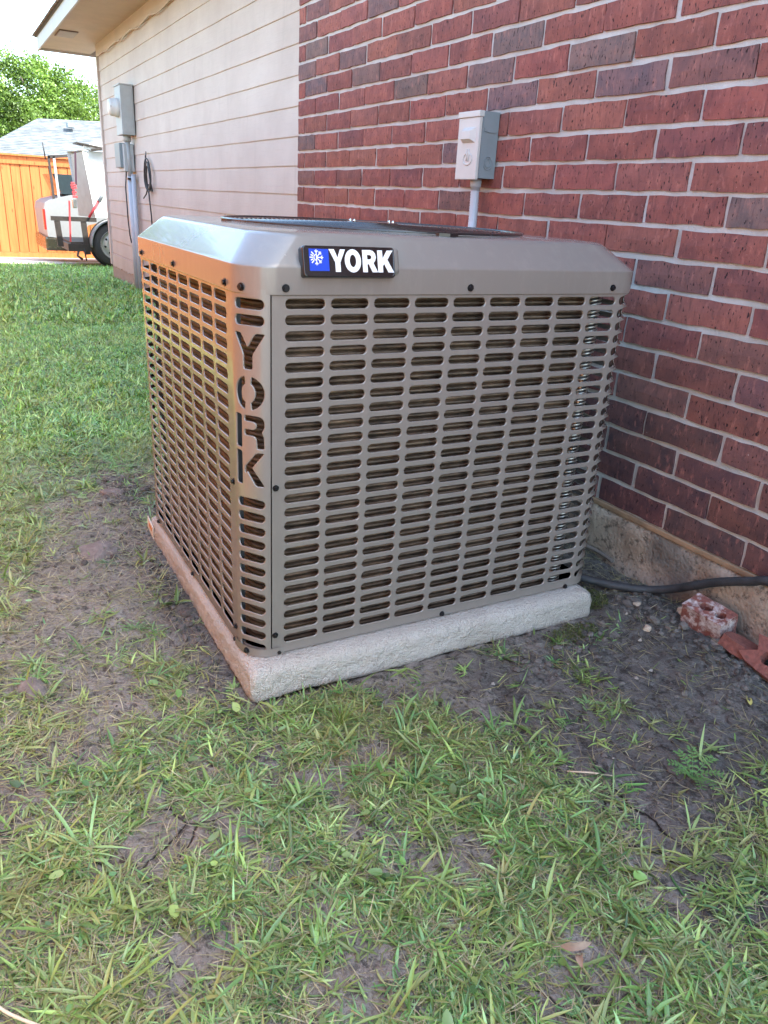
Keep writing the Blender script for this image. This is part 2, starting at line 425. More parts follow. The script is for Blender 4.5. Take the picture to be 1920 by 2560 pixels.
gy = axis([(-60, -3, 5), (-3, -1.9, .1), (-1.9, .06, .0105), (.06, 1, .15), (1, 4, .5), (4, 70, 6)])
X, Y = np.meshgrid(gx, gy, indexing='ij'); Z = gz(X, Y)
nx, ny = X.shape
idx = np.arange(nx*ny).reshape(nx, ny)
Fq = np.stack([idx[:-1, :-1], idx[1:, :-1], idx[1:, 1:], idx[:-1, 1:]], -1).reshape(-1, 4)
wet = wetmask(X, Y).ravel(); far = (sstep(-1.5, -6, X)*.9).ravel()
att = lambda a: np.stack([a, a, a, np.ones_like(a)], -1)
ground = link('ground', npmesh('ground', np.stack([X, Y, Z], -1).reshape(-1, 3), Fq, M_SOIL, True, {'wet': att(wet), 'far': att(far)}))
tag(ground, kind='structure')
mb = MB()
def gzs(x, y): return float(gz(np.array([float(x)]), np.array([float(y)]))[0])
sx0, sx1 = -16.5, -11.3
for k in range(4):
    a = sx0+(sx1-sx0)*k/4; b = sx0+(sx1-sx0)*(k+1)/4-.012
    for j in range(10):
        y0 = -3+1.6*j; mb.add([(a, y0, gzs(a, 0)+.03), (b, y0, gzs(b, 0)+.03), (b, y0+1.59, gzs(b, 0)+.03), (a, y0+1.59, gzs(a, 0)+.03),
                              (a, y0, -.9), (b, y0, -.9), (b, y0+1.59, -.9), (a, y0+1.59, -.9)],
                              [(0, 1, 2, 3), (0, 4, 5, 1), (1, 5, 6, 2), (2, 6, 7, 3), (3, 7, 4, 0)])
tag(mb.build('driveway', M_CONC), kind='structure')

# ------------------------------------------------------------------ house
house = empty('house', 'single storey house with red brick wing and recessed pinkish siding wing', 'house', (0, .2, 0))
BZ = 1.0375; CP = .0762; L = .2500
WALLX1 = 6.0
# brick wall: mortar backing is the part, every brick in view a sub-part
mb = MB()
def mgrid(mb, x0, x1, z0, z1, y, st, amp=.0015):
    xs = np.arange(x0, x1+st*.5, st); zs = np.arange(z0, z1+st*.5, st); xs[-1] = x1; zs[-1] = z1
    A, B = np.meshgrid(xs, zs, indexing='ij'); yy = y+(fbm(A, B, 30, 3, 11)-.5)*amp*2
    n2 = len(zs); b = np.arange(len(xs)*n2).reshape(len(xs), n2)
    fs = np.stack([b[:-1, :-1], b[1:, :-1], b[1:, 1:], b[:-1, 1:]], -1).reshape(-1, 4)
    mb.add(np.stack([A, yy, B], -1).reshape(-1, 3).tolist(), fs.tolist(), True)
BOT = BZ-11*CP
mgrid(mb, .003, 3.6, BOT, 2.0, .0065, .02, .002)
mb.add([(3.6, .0065, BOT), (WALLX1, .0065, BOT), (WALLX1, .0065, 2.6), (3.6, .0065, 2.6)], [(0, 1, 2, 3)])
mb.add([(.003, .0065, 2.0), (3.6, .0065, 2.0), (3.6, .0065, 2.6), (.003, .0065, 2.6)], [(0, 1, 2, 3)])
mb.add([(.003, .0065, BOT-.02), (.003, .62, BOT-.02), (.003, .62, 2.6), (.003, .0065, 2.6)], [(0, 1, 2, 3)])
brick_wall = mb.build('brick_wall', M_MORTAR, house)
def brick_mesh(w, seed):
    r = random.Random(seed); h = CP-.0132; d = .055
    nx_, nz_ = (6, 2) if w > .15 else (3, 2)
    vs = []; 
    for i in range(nx_+1):
        for j in range(nz_+1):
            ex = i in (0, nx_); ez = j in (0, nz_)
            x = w*i/nx_; z = h*j/nz_-h/2
            if ex: x += r.uniform(-.0022, .0022)
            if ez: z += r.uniform(-.0019, .0019)
            y = r.uniform(-.0008, .0008)+(.0016 if (ex or ez) else 0)
            vs.append((x, y, z))
    q = lambda i, j: i*(nz_+1)+j
    fs = [(q(i, j), q(i+1, j), q(i+1, j+1), q(i, j+1)) for i in range(nx_) for j in range(nz_)]
    ring = [q(i, 0) for i in range(nx_+1)]+[q(nx_, j) for j in range(1, nz_+1)]+[q(i, nz_) for i in range(nx_-1, -1, -1)]+[q(0, j) for j in range(nz_-1, 0, -1)]
    b = len(vs)
    for k in ring:
        x, y, z = vs[k]; sx = 1.0; vs.append((x+(.0012 if x > w*.5 else -.0012)*(1 if k in (ring[0],) else 0), d, z))
    n = len(ring)
    fs += [(ring[k], b+k, b+(k+1) % n, ring[(k+1) % n]) for k in range(n)]
    me = bpy.data.meshes.new('brick'); me.from_pydata(vs, [], fs); me.materials.append(M_BRICK); me.update()
    bm = bmesh.new(); bm.from_mesh(me); bmesh.ops.recalc_face_normals(bm, faces=bm.faces); bm.to_mesh(me); bm.free()
    return me
JW = .0122
full = [brick_mesh(L-JW, s) for s in range(12)]
closer = [brick_mesh(.081-JW/2, s+50) for s in range(3)]
half = [brick_mesh(.206-JW/2, s+60) for s in range(3)]
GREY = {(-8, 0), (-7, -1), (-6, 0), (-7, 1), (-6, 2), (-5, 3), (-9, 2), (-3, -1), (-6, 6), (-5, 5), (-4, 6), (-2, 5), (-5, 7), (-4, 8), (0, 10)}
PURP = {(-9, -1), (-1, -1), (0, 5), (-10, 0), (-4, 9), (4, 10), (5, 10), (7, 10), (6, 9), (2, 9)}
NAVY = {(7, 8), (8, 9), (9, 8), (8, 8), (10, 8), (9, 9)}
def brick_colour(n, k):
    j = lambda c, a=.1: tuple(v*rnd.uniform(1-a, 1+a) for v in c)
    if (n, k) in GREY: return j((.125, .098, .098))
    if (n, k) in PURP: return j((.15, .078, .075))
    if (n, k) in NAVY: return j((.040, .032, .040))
    if n >= 7: return j((.055, .034, .038), .2) if k < 10 or n >= 9 else j((.10, .046, .045), .15)  # lower courses: staining plus shade from the unit painted into the brick colour
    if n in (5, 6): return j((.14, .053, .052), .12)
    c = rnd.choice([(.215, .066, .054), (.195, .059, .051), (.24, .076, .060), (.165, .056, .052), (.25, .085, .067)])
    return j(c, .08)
count = 0; rest = MB()
for n in range(-17, 11):
    zc = BZ-(n+.5)*CP
    off = .081 if n % 2 == 0 else .206
    for k in range(-1, 36):
        x0 = off+k*L+JW/2
        if k == -1: x0 = 0.0
        w = (off-JW/2) if k == -1 else L-JW
        vis = (x0 < 3.1 and zc < 2.0 and -13 <= n) and not (x0 > 2.75 and zc > 1.25) and not (x0 > 2.45 and zc > 1.45)
        if vis and x0 > .9 and zc > 1.92: vis = False
        if x0+w < 3.3 and zc < 2.05 or vis:
            me = (closer if off < .1 else half)[n % 3] if k == -1 else full[rnd.randrange(12)]
            jx = 0 if k < 0 else rnd.uniform(-.0035, .0035)
            if vis and count < 300:
                o = link('brick', me, brick_wall); o.location = Vector((x0+jx, rnd.uniform(-.0015, .0015), zc+rnd.uniform(-.0012, .0012)))-house.location
                o.location -= brick_wall.location
                o.rotation_euler = (rnd.uniform(-.006, .006), rnd.uniform(-.006, .006), rnd.uniform(-.004, .004))
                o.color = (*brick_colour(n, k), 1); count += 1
                continue
        if x0 < WALLX1: rest.box((x0, 0, zc-CP/2+.005), (min(x0+w, WALLX1), .05, zc+CP/2-.005))
M_BRICK2 = m_brick('fired brick beyond view', False)
o = rest.build('bricks_beyond', M_BRICK2, brick_wall); tag(o, kind='stuff')
# corner return of the brick wing
rb = MB()
for n in range(-17, 11):
    zc = BZ-(n+.5)*CP
    for y0, y1 in (((.052, .20), (.21, .44), (.45, .55)) if n % 2 else ((.052, .09), (.10, .33), (.34, .55))):
        rb.box((-.004, y0, zc-CP/2+.005), (.04, y1, zc+CP/2-.005))
tag(rb.build('return_bricks', M_BRICK2, brick_wall), kind='stuff')
# foundation with rough face
mb = MB()
xs = np.concatenate([np.arange(0, 3.8, .018), np.arange(3.8, WALLX1, .6)]); zs = np.linspace(-.25, BOT-.006, 30)
A, B = np.meshgrid(xs, zs, indexing='ij')
yy = -.010-(fbm(A, B, 14, 4, 21)-.5)*.022-(fbm(A, B, 55, 3, 22)-.5)*.008
yy = yy+.012*gauss(A, B, 2.62, .13, .12, .05)*fbm(A, B, 60, 2, 23)
top = sstep(BOT-.03, BOT-.006, B); yy = yy+.012*top
b = np.arange(A.size).reshape(A.shape)
fs = np.stack([b[:-1, :-1], b[1:, :-1], b[1:, 1:], b[:-1, 1:]], -1).reshape(-1, 4)
mb.add(np.stack([A, yy, B], -1).reshape(-1, 3).tolist(), fs.tolist(), True)
mb.add([(0, -.01, -.25), (0, .6, -.25), (0, .6, BOT-.006), (0, -.0, BOT-.006)], [(0, 1, 2, 3)])
mb.build('foundation', M_FOUND, house)
mb = MB(); mb.bbox((.0, -.006, BOT-.010), (3.9, .03, BOT+.004), .003)
mb.build('mortar_ledge', simple('rust stained mortar ledge', (.30, .19, .11), .9, var=.25, bump=.002), house)
# siding wing
SY = .55; SX0 = -8.43; EXPO = .178; ST = 2.60; SB = .02
sid = MB(); sid.box((SX0, SY+.022, -.45), (0.0, SY+.3, ST+.1)); side_wall = sid.build('siding_wall', M_SIDE, house)
def sboard(x0, x1, zb, h, mesh_cache={}):
    key = (round(x1-x0, 3), round(h, 3))
    if key not in mesh_cache:
        m = MB(); nseg = max(2, int((x1-x0)/.25)); w = x1-x0
        pr = [(.001, 0.0), (-.0005, .004), (.008, h), (.021, h), (.021, 0.0)]
        loops = []
        for i in range(nseg+1):
            dz = rnd.uniform(-.0015, .0015); dy = rnd.uniform(-.0012, .0012)
            loops.append([(w*i/nseg, a+dy*(a < .005), b_+dz*(b_ < .01)) for a, b_ in pr])
        m.loft(loops, False, True, True); mesh_cache[key] = m.mesh('siding_board', M_SIDE)
    o = link('siding_board', mesh_cache[key], side_wall); o.location = Vector((x0, SY, zb))-house.location-side_wall.location
    return o
SEAM = -6.22
nb = int((ST-SB)/EXPO)
side_wall.location = side_wall.location
for i in range(nb+1):
    zb = ST-(i+1)*EXPO+.006
    if zb < -.1: break
    h = EXPO+.004
    if i < 11: sboard(SX0+.06, SEAM-.002, zb, h); sboard(SEAM+.002, 0.0, zb, h)
    else: sboard(SX0+.06, 0.0, zb, h)
mb = MB(); mb.box((SX0-.01, SY-.022, -.05), (SX0+.075, SY+.3, ST)); mb.build('corner_trim', M_SIDE, house)
mb = MB(); mb.box((SX0-.005, SY-.012, ST+.004), (0, SY+.05, ST+.145)); mb.build('frieze_board', M_TRIMP, house)
mb = MB(); mb.box((SX0+.02, SY+.0, -.5), (0, SY+.2, -.06)); mb.build('siding_foundation', simple('tan base concrete', (.36, .27, .21), .9, var=.15, bump=.004), house)
# torn bottom flap of the siding
fl = MB(); pts = []; xx = SX0+.05
N = 26
topz = -.055
poly = [(SX0+.05, .10), (SX0+1.9, .10)]
for i in range(N+1):
    x = SX0+1.9-1.85*i/N; poly.append((x, -.07+.10*(i < 3)*0-.05*i/N*0+rnd.uniform(-.018, .018)))
fl.prism(poly, 1, SY-.006, SY+.018); fl.build('torn_bottom_edge', M_SIDE, house)
# soffit, fascia, roof
ZS = ST+.145; EX0 = -9.35; EY = -.06
def soff(x0, x1, y0):
    m = MB()
    x = x0
    while x < x1-.01:
        xe = min(x+2.44, x1); m.box((x+.002, y0+.001, ZS), (xe-.002, .62, ZS+.012)); x = xe
    return m
soff(EX0+.02, -.02, EY).build('soffit', M_TRIMP, house)
m = MB(); m.box((-.3, -.33, ZS), (WALLX1+.5, .1-.12, ZS+.012)); m.build('soffit', M_TRIMP, house)
m = MB(); m.box((EX0, EY-.02, ZS-.03), (-.3, EY, ZS+.13)); m.build('fascia', M_TRIM, house)
m = MB(); m.box((EX0, EY, ZS-.03), (EX0+.02, 6, ZS+.13)); m.build('fascia', M_TRIM, house)
m = MB(); m.box((-.32, -.35, ZS-.03), (WALLX1+.5, -.33, ZS+.13)); m.build('fascia', M_TRIM, house)
m = MB(); m.box((-.32, -.33, ZS-.03), (-.3, EY-.021, ZS+.13)); m.build('fascia', M_TRIM, house)
m = MB(); m.box((.0, .0, 2.55), (WALLX1, .03, ZS)); m.build('frieze_board', M_TRIMP, house)
m = MB()
m.add([(EX0-.03, EY-.05, ZS+.135), (WALLX1+.6, EY-.05, ZS+.135), (WALLX1+.6, 6, ZS+3.0), (EX0+5, 6, ZS+3.0), (EX0-.03, 12, ZS+.135), (WALLX1+.6, 12, ZS+.135)],
      [(0, 1, 2, 3), (0, 3, 4), (3, 2, 5, 4)])
m.add([(EX0-.03, EY-.05, ZS+.125), (WALLX1+.6, EY-.05, ZS+.125), (WALLX1+.6, 12, ZS+.125), (EX0-.03, 12, ZS+.125)], [(0, 1, 2, 3)])
m.add([(-.35, -.39, ZS+.13), (WALLX1+.6, -.39, ZS+.13), (WALLX1+.6, EY, ZS+.36), (-.1, EY, ZS+.36)], [(0, 1, 2, 3)])
m.add([(-.35, -.39, ZS+.12), (WALLX1+.6, -.39, ZS+.12), (WALLX1+.6, EY-.02, ZS+.12), (-.35, EY-.02, ZS+.12)], [(0, 1, 2, 3)])
roof = m.build('roof', simple('brown grey shingle', (.13, .11, .10), .9, var=.25, bump=.004), house)
m = MB()
for i in range(60):
    x = EX0-.05+i*.155; m.box((x, EY-.075, ZS+.138+rnd.uniform(0, .004)), (x+.15, EY+.1, ZS+.147+rnd.uniform(0, .004)))
tag(m.build('shingle_edge', simple('shingle tabs', (.2, .15, .13), .9, var=.3), roof), kind='stuff')
m = MB(); vx, vy = -7.85, .10
m.bbox((vx-.24, vy-.11, ZS-.012), (vx+.24, vy+.11, ZS-.001), .003)
vent = m.build('soffit_vent', simple('vent screen shade', (.16, .12, .10)), house)
for i in range(9):
    m = MB(); x = vx-.2+i*.05; m.box((x, vy-.10, ZS-.020), (x+.026, vy+.10, ZS-.0125)); m.build('louvre', M_TRIM, vent)
m = MB(); m.box((-9.4, .56, -.45), (WALLX1, 11.5, ZS)) if False else m.box((SX0+.02, .9, -.45), (WALLX1, 11, ZS-.01)); m.build('inner_wall', M_SIDE, house)

# sagging cable under the eave
m = MB(); m.tube([(-8.2+i*.3, SY-.03+.008*math.sin(i*1.7), ST-.012+.018*math.sin(i*2.1)+.006*i/10) for i in range(26)], .007, 6)
tag(m.build('eave_cable', simple('painted cable', (.50, .40, .34), .6)), 'beige cable stapled along the top of the siding under the eave', 'cable')

# ------------------------------------------------------------------ things on the walls
def meter():
    e = empty('electric_meter', 'grey electric meter box with round off-white meter near far corner of the siding', 'electric meter', (-6.4, SY, 1.55))
    m = MB(); m.bbox((-6.60, SY-.155, 1.565), (-6.27, SY-.01, 2.075), .006); m.build('box', M_GREYBOX, e)
    m = MB(); m.bbox((-6.615, SY-.165, 2.075), (-6.265, SY-.005, 2.09), .004); m.build('lid', M_GREYBOX, e)
    m = MB(); m.box((-6.2695, SY-.14, 1.59), (-6.266, SY-.03, 2.05)); m.tube([(-6.266, SY-.085, 1.66), (-6.262, SY-.085, 1.66)], .035, 20); m.build('side_knockout', M_GREYBOX, e)
    m = MB(); cx, cz = -6.44, 1.85
    prof = [(0, .100), (-.03, .103), (-.035, .095), (-.085, .092), (-.105, .080), (-.11, .03)]
    loops = [[(cx+r*math.cos(a*PI/14), SY-.155+y, cz+r*math.sin(a*PI/14)) for a in range(28)] for y, r in prof]
    m.loft(loops, True, False, True); mt = m.build('meter', M_METER, e)
    m = MB(); m.box((cx+.045, SY-.25, cz-.008), (cx+.088, SY-.205, cz+.012)); m.build('display', M_BLACK, mt)
    m = MB(); m.tube([(-6.44, SY-.075, 1.565), (-6.44, SY-.075, 1.50)], .045, 12); m.tube([(-6.44, SY-.075, 1.50), (-6.44, SY-.06, 1.12)], .03, 12); m.build('pipe', M_GREYBOX, e)
    m = MB(); m.tube([(-6.44, SY-.06, 1.12), (-6.45, SY-.055, -.30)], .038, 12); m.build('conduit', M_PVC, e)
    m = MB(); m.tube([(-6.33, SY-.05, 1.14), (-6.31, SY-.05, -.32)], .027, 10); m.tube([(-6.33, SY-.05, 1.14), (-6.33, SY-.05, 1.147)], .032, 10); m.build('conduit', M_PVC, e)
    m = MB(); m.box((-6.50, SY-.105, 1.085), (-6.38, SY-.02, 1.105)); m.build('clamp', M_SCREW, e)
meter()
e = empty('utility_box', 'small slate blue cable junction box just below the electric meter', 'junction box', (-6.75, SY, 1.2))
m = MB(); m.bbox((-6.80, SY-.16, 1.215), (-6.50, SY-.06, 1.485), .008); m.build('cover', M_BLUEGREY, e)
m = MB(); m.bbox((-6.775, SY-.125, 1.175), (-6.42, SY-.01, 1.475), .006); m.build('base', M_GREYBOX, e)
m = MB(); m.tube([(-6.68, SY-.06, 1.18), (-6.66, SY-.085, 1.0), (-6.62, SY-.09, .8), (-6.56, SY-.10, .6), (-6.51, SY-.10, .45), (-6.49, SY-.09, .36)], .008, 6); m.build('wire', M_BLACK, e)
def coilcable():
    m = MB(); cx, cz = -5.63, 1.14
    for k in range(3):
        pts = []
        for i in range(26):
            a = 2*PI*i/25; pts.append((cx+.06*k-.06+(.15-.02*k)*math.cos(a)+.01*math.sin(3*a), SY-.03-.006*k, cz-.02*k+(.17-.02*k)*math.sin(a)))
        m.tube(pts, .007, 6)
    m.tube([(cx-.09, SY-.03, cz+.2), (cx-.1, SY-.03, cz+.05), (cx-.08, SY-.03, cz-.1), (cx, SY-.035, cz-.2), (cx+.04, SY-.03, .7), (cx+.07, SY-.03, .3), (cx+.1, SY-.04, -.1), (cx+.12, SY-.05, -.33)], .008, 6)
    m.tube([(cx+.05, SY-.04, cz+.12), (cx+.14, SY-.05, cz-.02), (cx+.24, SY-.05, cz-.17), (cx+.14, SY-.04, cz-.17)], .008, 6)
    m.tube([(cx-.1, SY-.02, cz+.24), (cx-.1, SY-.03, cz+.12)], .006, 5)
    m.tube([(cx-.26, SY-.04, cz-.25), (cx-.08, SY-.045, cz-.2), (cx+.02, SY-.04, cz-.1)], .008, 6)
    tag(m.build('coiled_cable', M_BLACK), 'black cable coiled in a loose loop and hung on the siding', 'cable')
coilcable()
def disconnect():
    x0, x1, z0, z1, d = 1.545, 1.663, 1.066, 1.262, .068
    e = empty('disconnect_box', 'grey electrical disconnect box with cream pull cover mounted on the brick wall', 'disconnect box', ((x0+x1)/2, 0, z0))
    m = MB(); m.box((x0+.003, -d+.006, z0+.003), (x1, -.001, z1-.004)); m.build('housing', M_BLUEGREY, e)
    m = MB(); m.bbox((x0, -d-.006, z0-.002), (x1-.001, -d+.005, z1-.018), .002); cv = m.build('front_cover', M_CREAM, e)
    m = MB(); m.bbox((x0-.002, -d-.010, z1-.0175), (x1+.001, -d+.010, z1), .002); m.build('lid', M_CREAM, e)
    m = MB(); m.box((x0, -d+.0101, z1-.006), (x1+.002, -.001, z1-.001)); m.prism([(-d+.008, z1-.006), (-.003, z1-.006), (-.003, z1-.045), (-.012, z1-.06), (-d+.024, z1-.06), (-d+.008, z1-.045)], 0, x1+.0005, x1+.003); m.build('lid_side', M_BLUEGREY, e)
    m = MB(); cx = (x0+x1)/2+.006
    A = [(cx-.034, -d-.006, z0+.105), (cx+.036, -d-.006, z0+.105), (cx+.036, -d-.006, z0+.150), (cx-.034, -d-.006, z0+.150)]
    B = [(cx-.031, -d-.019, z0+.116), (cx+.020, -d-.019, z0+.116), (cx+.020, -d-.019, z0+.138), (cx-.031, -d-.019, z0+.138)]
    m.add(A+B, [(4, 5, 6, 7), (0, 1, 5, 4), (1, 2, 6, 5), (2, 3, 7, 6), (3, 0, 4, 7)]); m.build('pull_handle', M_CREAM, cv)
    m = MB()
    m.tube([(cx+.024*math.cos(a), -d-.0065, z0+.058+.017*math.sin(a)) for a in [PI*(.62+1.76*i/20) for i in range(21)]], .0022, 6)
    m.tube([(cx-.005, -d-.0065, z0+.052), (cx-.005, -d-.0065, z0+.088)], .002, 6); m.tube([(cx+.005, -d-.0065, z0+.052), (cx+.005, -d-.0065, z0+.088)], .002, 6)
    m.build('embossed_symbol', M_CREAM, cv)
    m = MB(); yy_ = -.032
    m.tube([(x1+.0015, yy_+.016*math.cos(a), z0+.048+.019*math.sin(a)) for a in [2*PI*i/24 for i in range(24)]], .0016, 6, closed=True)
    m.tube([(x1+.0015, yy_+.010*math.cos(a), z0+.048+.012*math.sin(a)) for a in [2*PI*i/24 for i in range(24)]], .0014, 6, closed=True)
    m.build('knockout', M_BLUEGREY, e)
    m = MB(); m.tube([(x1+.0035, -.052, z1-.056), (x1+.0055, -.052, z1-.056)], .003, 8); m.build('hasp', M_BLUEGREY, e)
    m = MB(); cx = 1.612; cy = -.034
    m.tube([(cx, cy, z0), (cx, cy, z0-.022), (cx, cy, z0-.0225), (cx, cy, z0-.034)], [.0185, .0185, .016, .015], 14); m.build('fitting', M_PVC, e)
    pts = [(cx, cy, z0-.030), (cx+.001, cy, z0-.08), (cx+.006, cy-.003, z0-.13), (cx+.018, cy-.012, z0-.18), (cx+.03, cy-.03, z0-.24), (cx+.05, cy-.06, z0-.35), (cx+.08, cy-.09, z0-.5)]
    pp = []
    for i in range(len(pts)-1):
        for j in range(12): t_ = j/12; pp.append([pts[i][c]*(1-t_)+pts[i+1][c]*t_ for c in range(3)])
    m = MB(); m.tube(pp, [.0138+(.0011 if i % 2 else 0) for i in range(len(pp))], 12); m.build('flexible_conduit', M_PVC, e)
    return e, cv
def text(s, size, mat, name, parent, fn, extrude=.0008, bold=0.0, sx=1.0):
    cu = bpy.data.curves.new('txt', 'FONT'); cu.body = s; cu.size = size; cu.extrude = extrude; cu.offset = bold
    cu.align_x = 'CENTER'; cu.align_y = 'CENTER'; cu.resolution_u = 4
    to = bpy.data.objects.new('txt', cu); COL.objects.link(to); bpy.context.view_layer.update()
    me = bpy.data.meshes.new_from_object(to.evaluated_get(bpy.context.evaluated_depsgraph_get()))
    bpy.data.objects.remove(to); 
    for v in me.vertices: v.co = fn(v.co.x*sx, v.co.y, v.co.z)
    me.materials.clear(); me.materials.append(mat)
    o = link(name, me, parent)
    return o
dis, dcv = disconnect()

# ------------------------------------------------------------------ condenser pad
mb = MB()
def rrect(x0, x1, y0, y1, r, z, n=6):
    out = []
    for cx, cy, a0 in ((x1-r, y0+r, -PI/2), (x1-r, y1-r, 0), (x0+r, y1-r, PI/2), (x0+r, y0+r, PI)):
        for i in range(n+1):
            a = a0+PI/2*i/n; out.append((cx+r*math.cos(a), cy+r*math.sin(a), z))
    # subdivide long edges
    res = []
    for i, p in enumerate(out):
        q = out[(i+1) % len(out)]; d = math.dist(p, q); k = max(1, int(d/.03))
        for j in range(k): res.append(tuple(p[c]+(q[c]-p[c])*j/k for c in range(3)))
    return res
base = rrect(PADX0, PADX1, PADY0, PADY1, .014, 0, 8)
fine = []
for i, p in enumerate(base):
    q = base[(i+1) % len(base)]; k = max(1, int(math.dist(p, q)/.0045))
    for j in range(k): fine.append((p[0]+(q[0]-p[0])*j/k, p[1]+(q[1]-p[1])*j/k))
base = fine; cxp, cyp = (PADX0+PADX1)/2, (PADY0+PADY1)/2
BA = np.array(base); arcl = np.cumsum(np.hypot(*(BA-np.roll(BA, 1, 0)).T))
prof = [(0, .004), (.004, .001), (.010, 0)]+[(z, .0006) for z in np.arange(.0145, .058, .0045)]+[(.060, .0018), (.0655, .0045), (.0705, .009), (.0738, .0145), (.0755, .0205), (.0765, .027), (.0768, .033), (.0768, .040), (.0768, .048), (.0768, .1)]
NXo = np.where(np.abs(BA[:, 0]-cxp) > (PADX1-PADX0)/2-.015, np.sign(BA[:, 0]-cxp), 0.0); NYo = np.where(np.abs(BA[:, 1]-cyp) > (PADY1-PADY0)/2-.015, np.sign(BA[:, 1]-cyp), 0.0)
loops = []; u_ = 0
for kk, (z, ins) in enumerate(prof):
    w = (fbm(arcl+7, np.full(len(BA), z+ins*1.0+3), 85, 3, 51)-.5)*.0072+(fbm(arcl+7, np.full(len(BA), 1.0), 9, 2, 52)-.5)*.0022
    sideness = max(0, 1-ins/.03)
    sc_x = np.clip((np.abs(BA[:, 0]-cxp)-ins)/np.abs(BA[:, 0]-cxp+1e-9), 0, 1); 
    X1 = cxp+(BA[:, 0]-cxp)*(1-ins/((PADX1-PADX0)/2)); Y1 = cyp+(BA[:, 1]-cyp)*(1-ins/((PADY1-PADY0)/2))
    zz = z+w*(1-sideness)*.35+(fbm(arcl, np.full(len(BA), 2.), 8, 3, 53)-.5)*.010*(z < .005)
    loops.append(np.stack([X1+NXo*w*sideness, Y1+NYo*w*sideness, zz], -1).tolist())
mb.loft(loops, True, True, True)
pad = mb.build('condenser_pad', M_PAD); tag(pad, 'square off-white rough concrete pad lying on the soil under the air conditioner', 'concrete pad')
st = empty('pad_tag', 'small torn white and orange paper tag on the far end of the concrete pad edge', 'paper tag', (1.70, PADY0, .03))
m = MB(); m.box((1.672, PADY0-.0035, .022), (1.742, PADY0-.001, .060), Matrix.Rotation(.18, 3, 'Y')); m.build('paper', M_STICKER, st)
m = MB(); m.box((1.70, PADY0-.005, .040), (1.73, PADY0-.0038, .050), Matrix.Rotation(.18, 3, 'Y')); m.build('orange_patch', simple('orange print', (.6, .2, .05)), st)

# ------------------------------------------------------------------ air conditioner
ac = empty('air_conditioner', 'large taupe outdoor air conditioner with slotted panels standing on the concrete pad', 'air conditioner', (2.126, -.678, .0765))
UX0, UX1, UY0, UY1 = 1.690, 2.563, -1.151, -.210
RX, RY = .066, .050
ZB, ZT = .082, .826
# outline as a dense polyline starting at the front-left seam, going +y
def outline_pts():
    P = []; 
    def line(a, b, n): 
        for i in range(n): P.append((a[0]+(b[0]-a[0])*i/n, a[1]+(b[1]-a[1])*i/n))
    def arc(cx, cy, rx, ry, a0, n=24):
        for i in range(n): a = a0+PI/2*i/n; P.append((cx+rx*math.cos(a), cy+ry*math.sin(a)))
    r = .056
    line((UX1, UY0+RY), (UX1, UY1-r), 40); arc(UX1-r, UY1-r, r, r, 0)
    line((UX1-r, UY1), (UX0+r, UY1), 40); arc(UX0+r, UY1-r, r, r, PI/2)
    line((UX0, UY1-r), (UX0, UY0+r), 40); arc(UX0+r, UY0+r, r, r, PI)
    line((UX0+r, UY0), (UX1-RX, UY0), 40); arc(UX1-RX, UY0+RY, RX, RY, -PI/2, 30)
    P.append(P[0]); return np.array(P)
OP = outline_pts(); OS = np.concatenate([[0], np.cumsum(np.hypot(*(OP[1:]-OP[:-1]).T))]); OTOT = OS[-1]
OT = np.roll(OP[:-1], -1, 0)-np.roll(OP[:-1], 1, 0); OT /= np.hypot(*OT.T)[:, None]; OT = np.vstack([OT, OT[:1]])
ON = np.stack([OT[:, 1], -OT[:, 0]], -1)
def surf(s):
    x = np.interp(s, OS, OP[:, 0]); y = np.interp(s, OS, OP[:, 1]); a = np.interp(s, OS, ON[:, 0]); b = np.interp(s, OS, ON[:, 1])
    l = np.hypot(a, b); return x, y, a/l, b/l
def s_at_left(x):   # arc length at a given x on the left side (y = UY0)
    i0 = int(40*3+24*3); a = OS[i0]; return a+(x-OP[i0][0])
S_POST = s_at_left(UX1-RX)
def offset_loop(lp, d):
    n = len(lp); out = []
    for i in range(n):
        p0, p1, p2 = np.array(lp[i-1]), np.array(lp[i]), np.array(lp[(i+1) % n])
        a = p1-p0; b = p2-p1; a = a/np.hypot(*a); b = b/np.hypot(*b)
        na = np.array([a[1], -a[0]]); nb_ = np.array([b[1], -b[0]]); m_ = na+nb_; l = np.hypot(*m_)
        m_ = m_/max(l, 1e-6); k = d/max(.5, float(m_ @ na)); out.append(tuple(p1+m_*k))
    return out
def ccw(lp):
    A_ = sum(lp[i-1][0]*lp[i][1]-lp[i][0]*lp[i-1][1] for i in range(len(lp))); return lp if A_ > 0 else lp[::-1]
def inside(pt, lp):
    c = False; x, y = pt; n = len(lp)
    for i in range(n):
        (x1, y1), (x2, y2) = lp[i-1], lp[i]
        if (y1 > y) != (y2 > y) and x < (x2-x1)*(y-y1)/(y2-y1)+x1: c = not c
    return c
LIP = [(.0020, 0.0, 0.0), (.0011, .0004, .5), (.0004, .0014, .85), (0.0, .0032, 1.0)]   # outset, depth, tilt
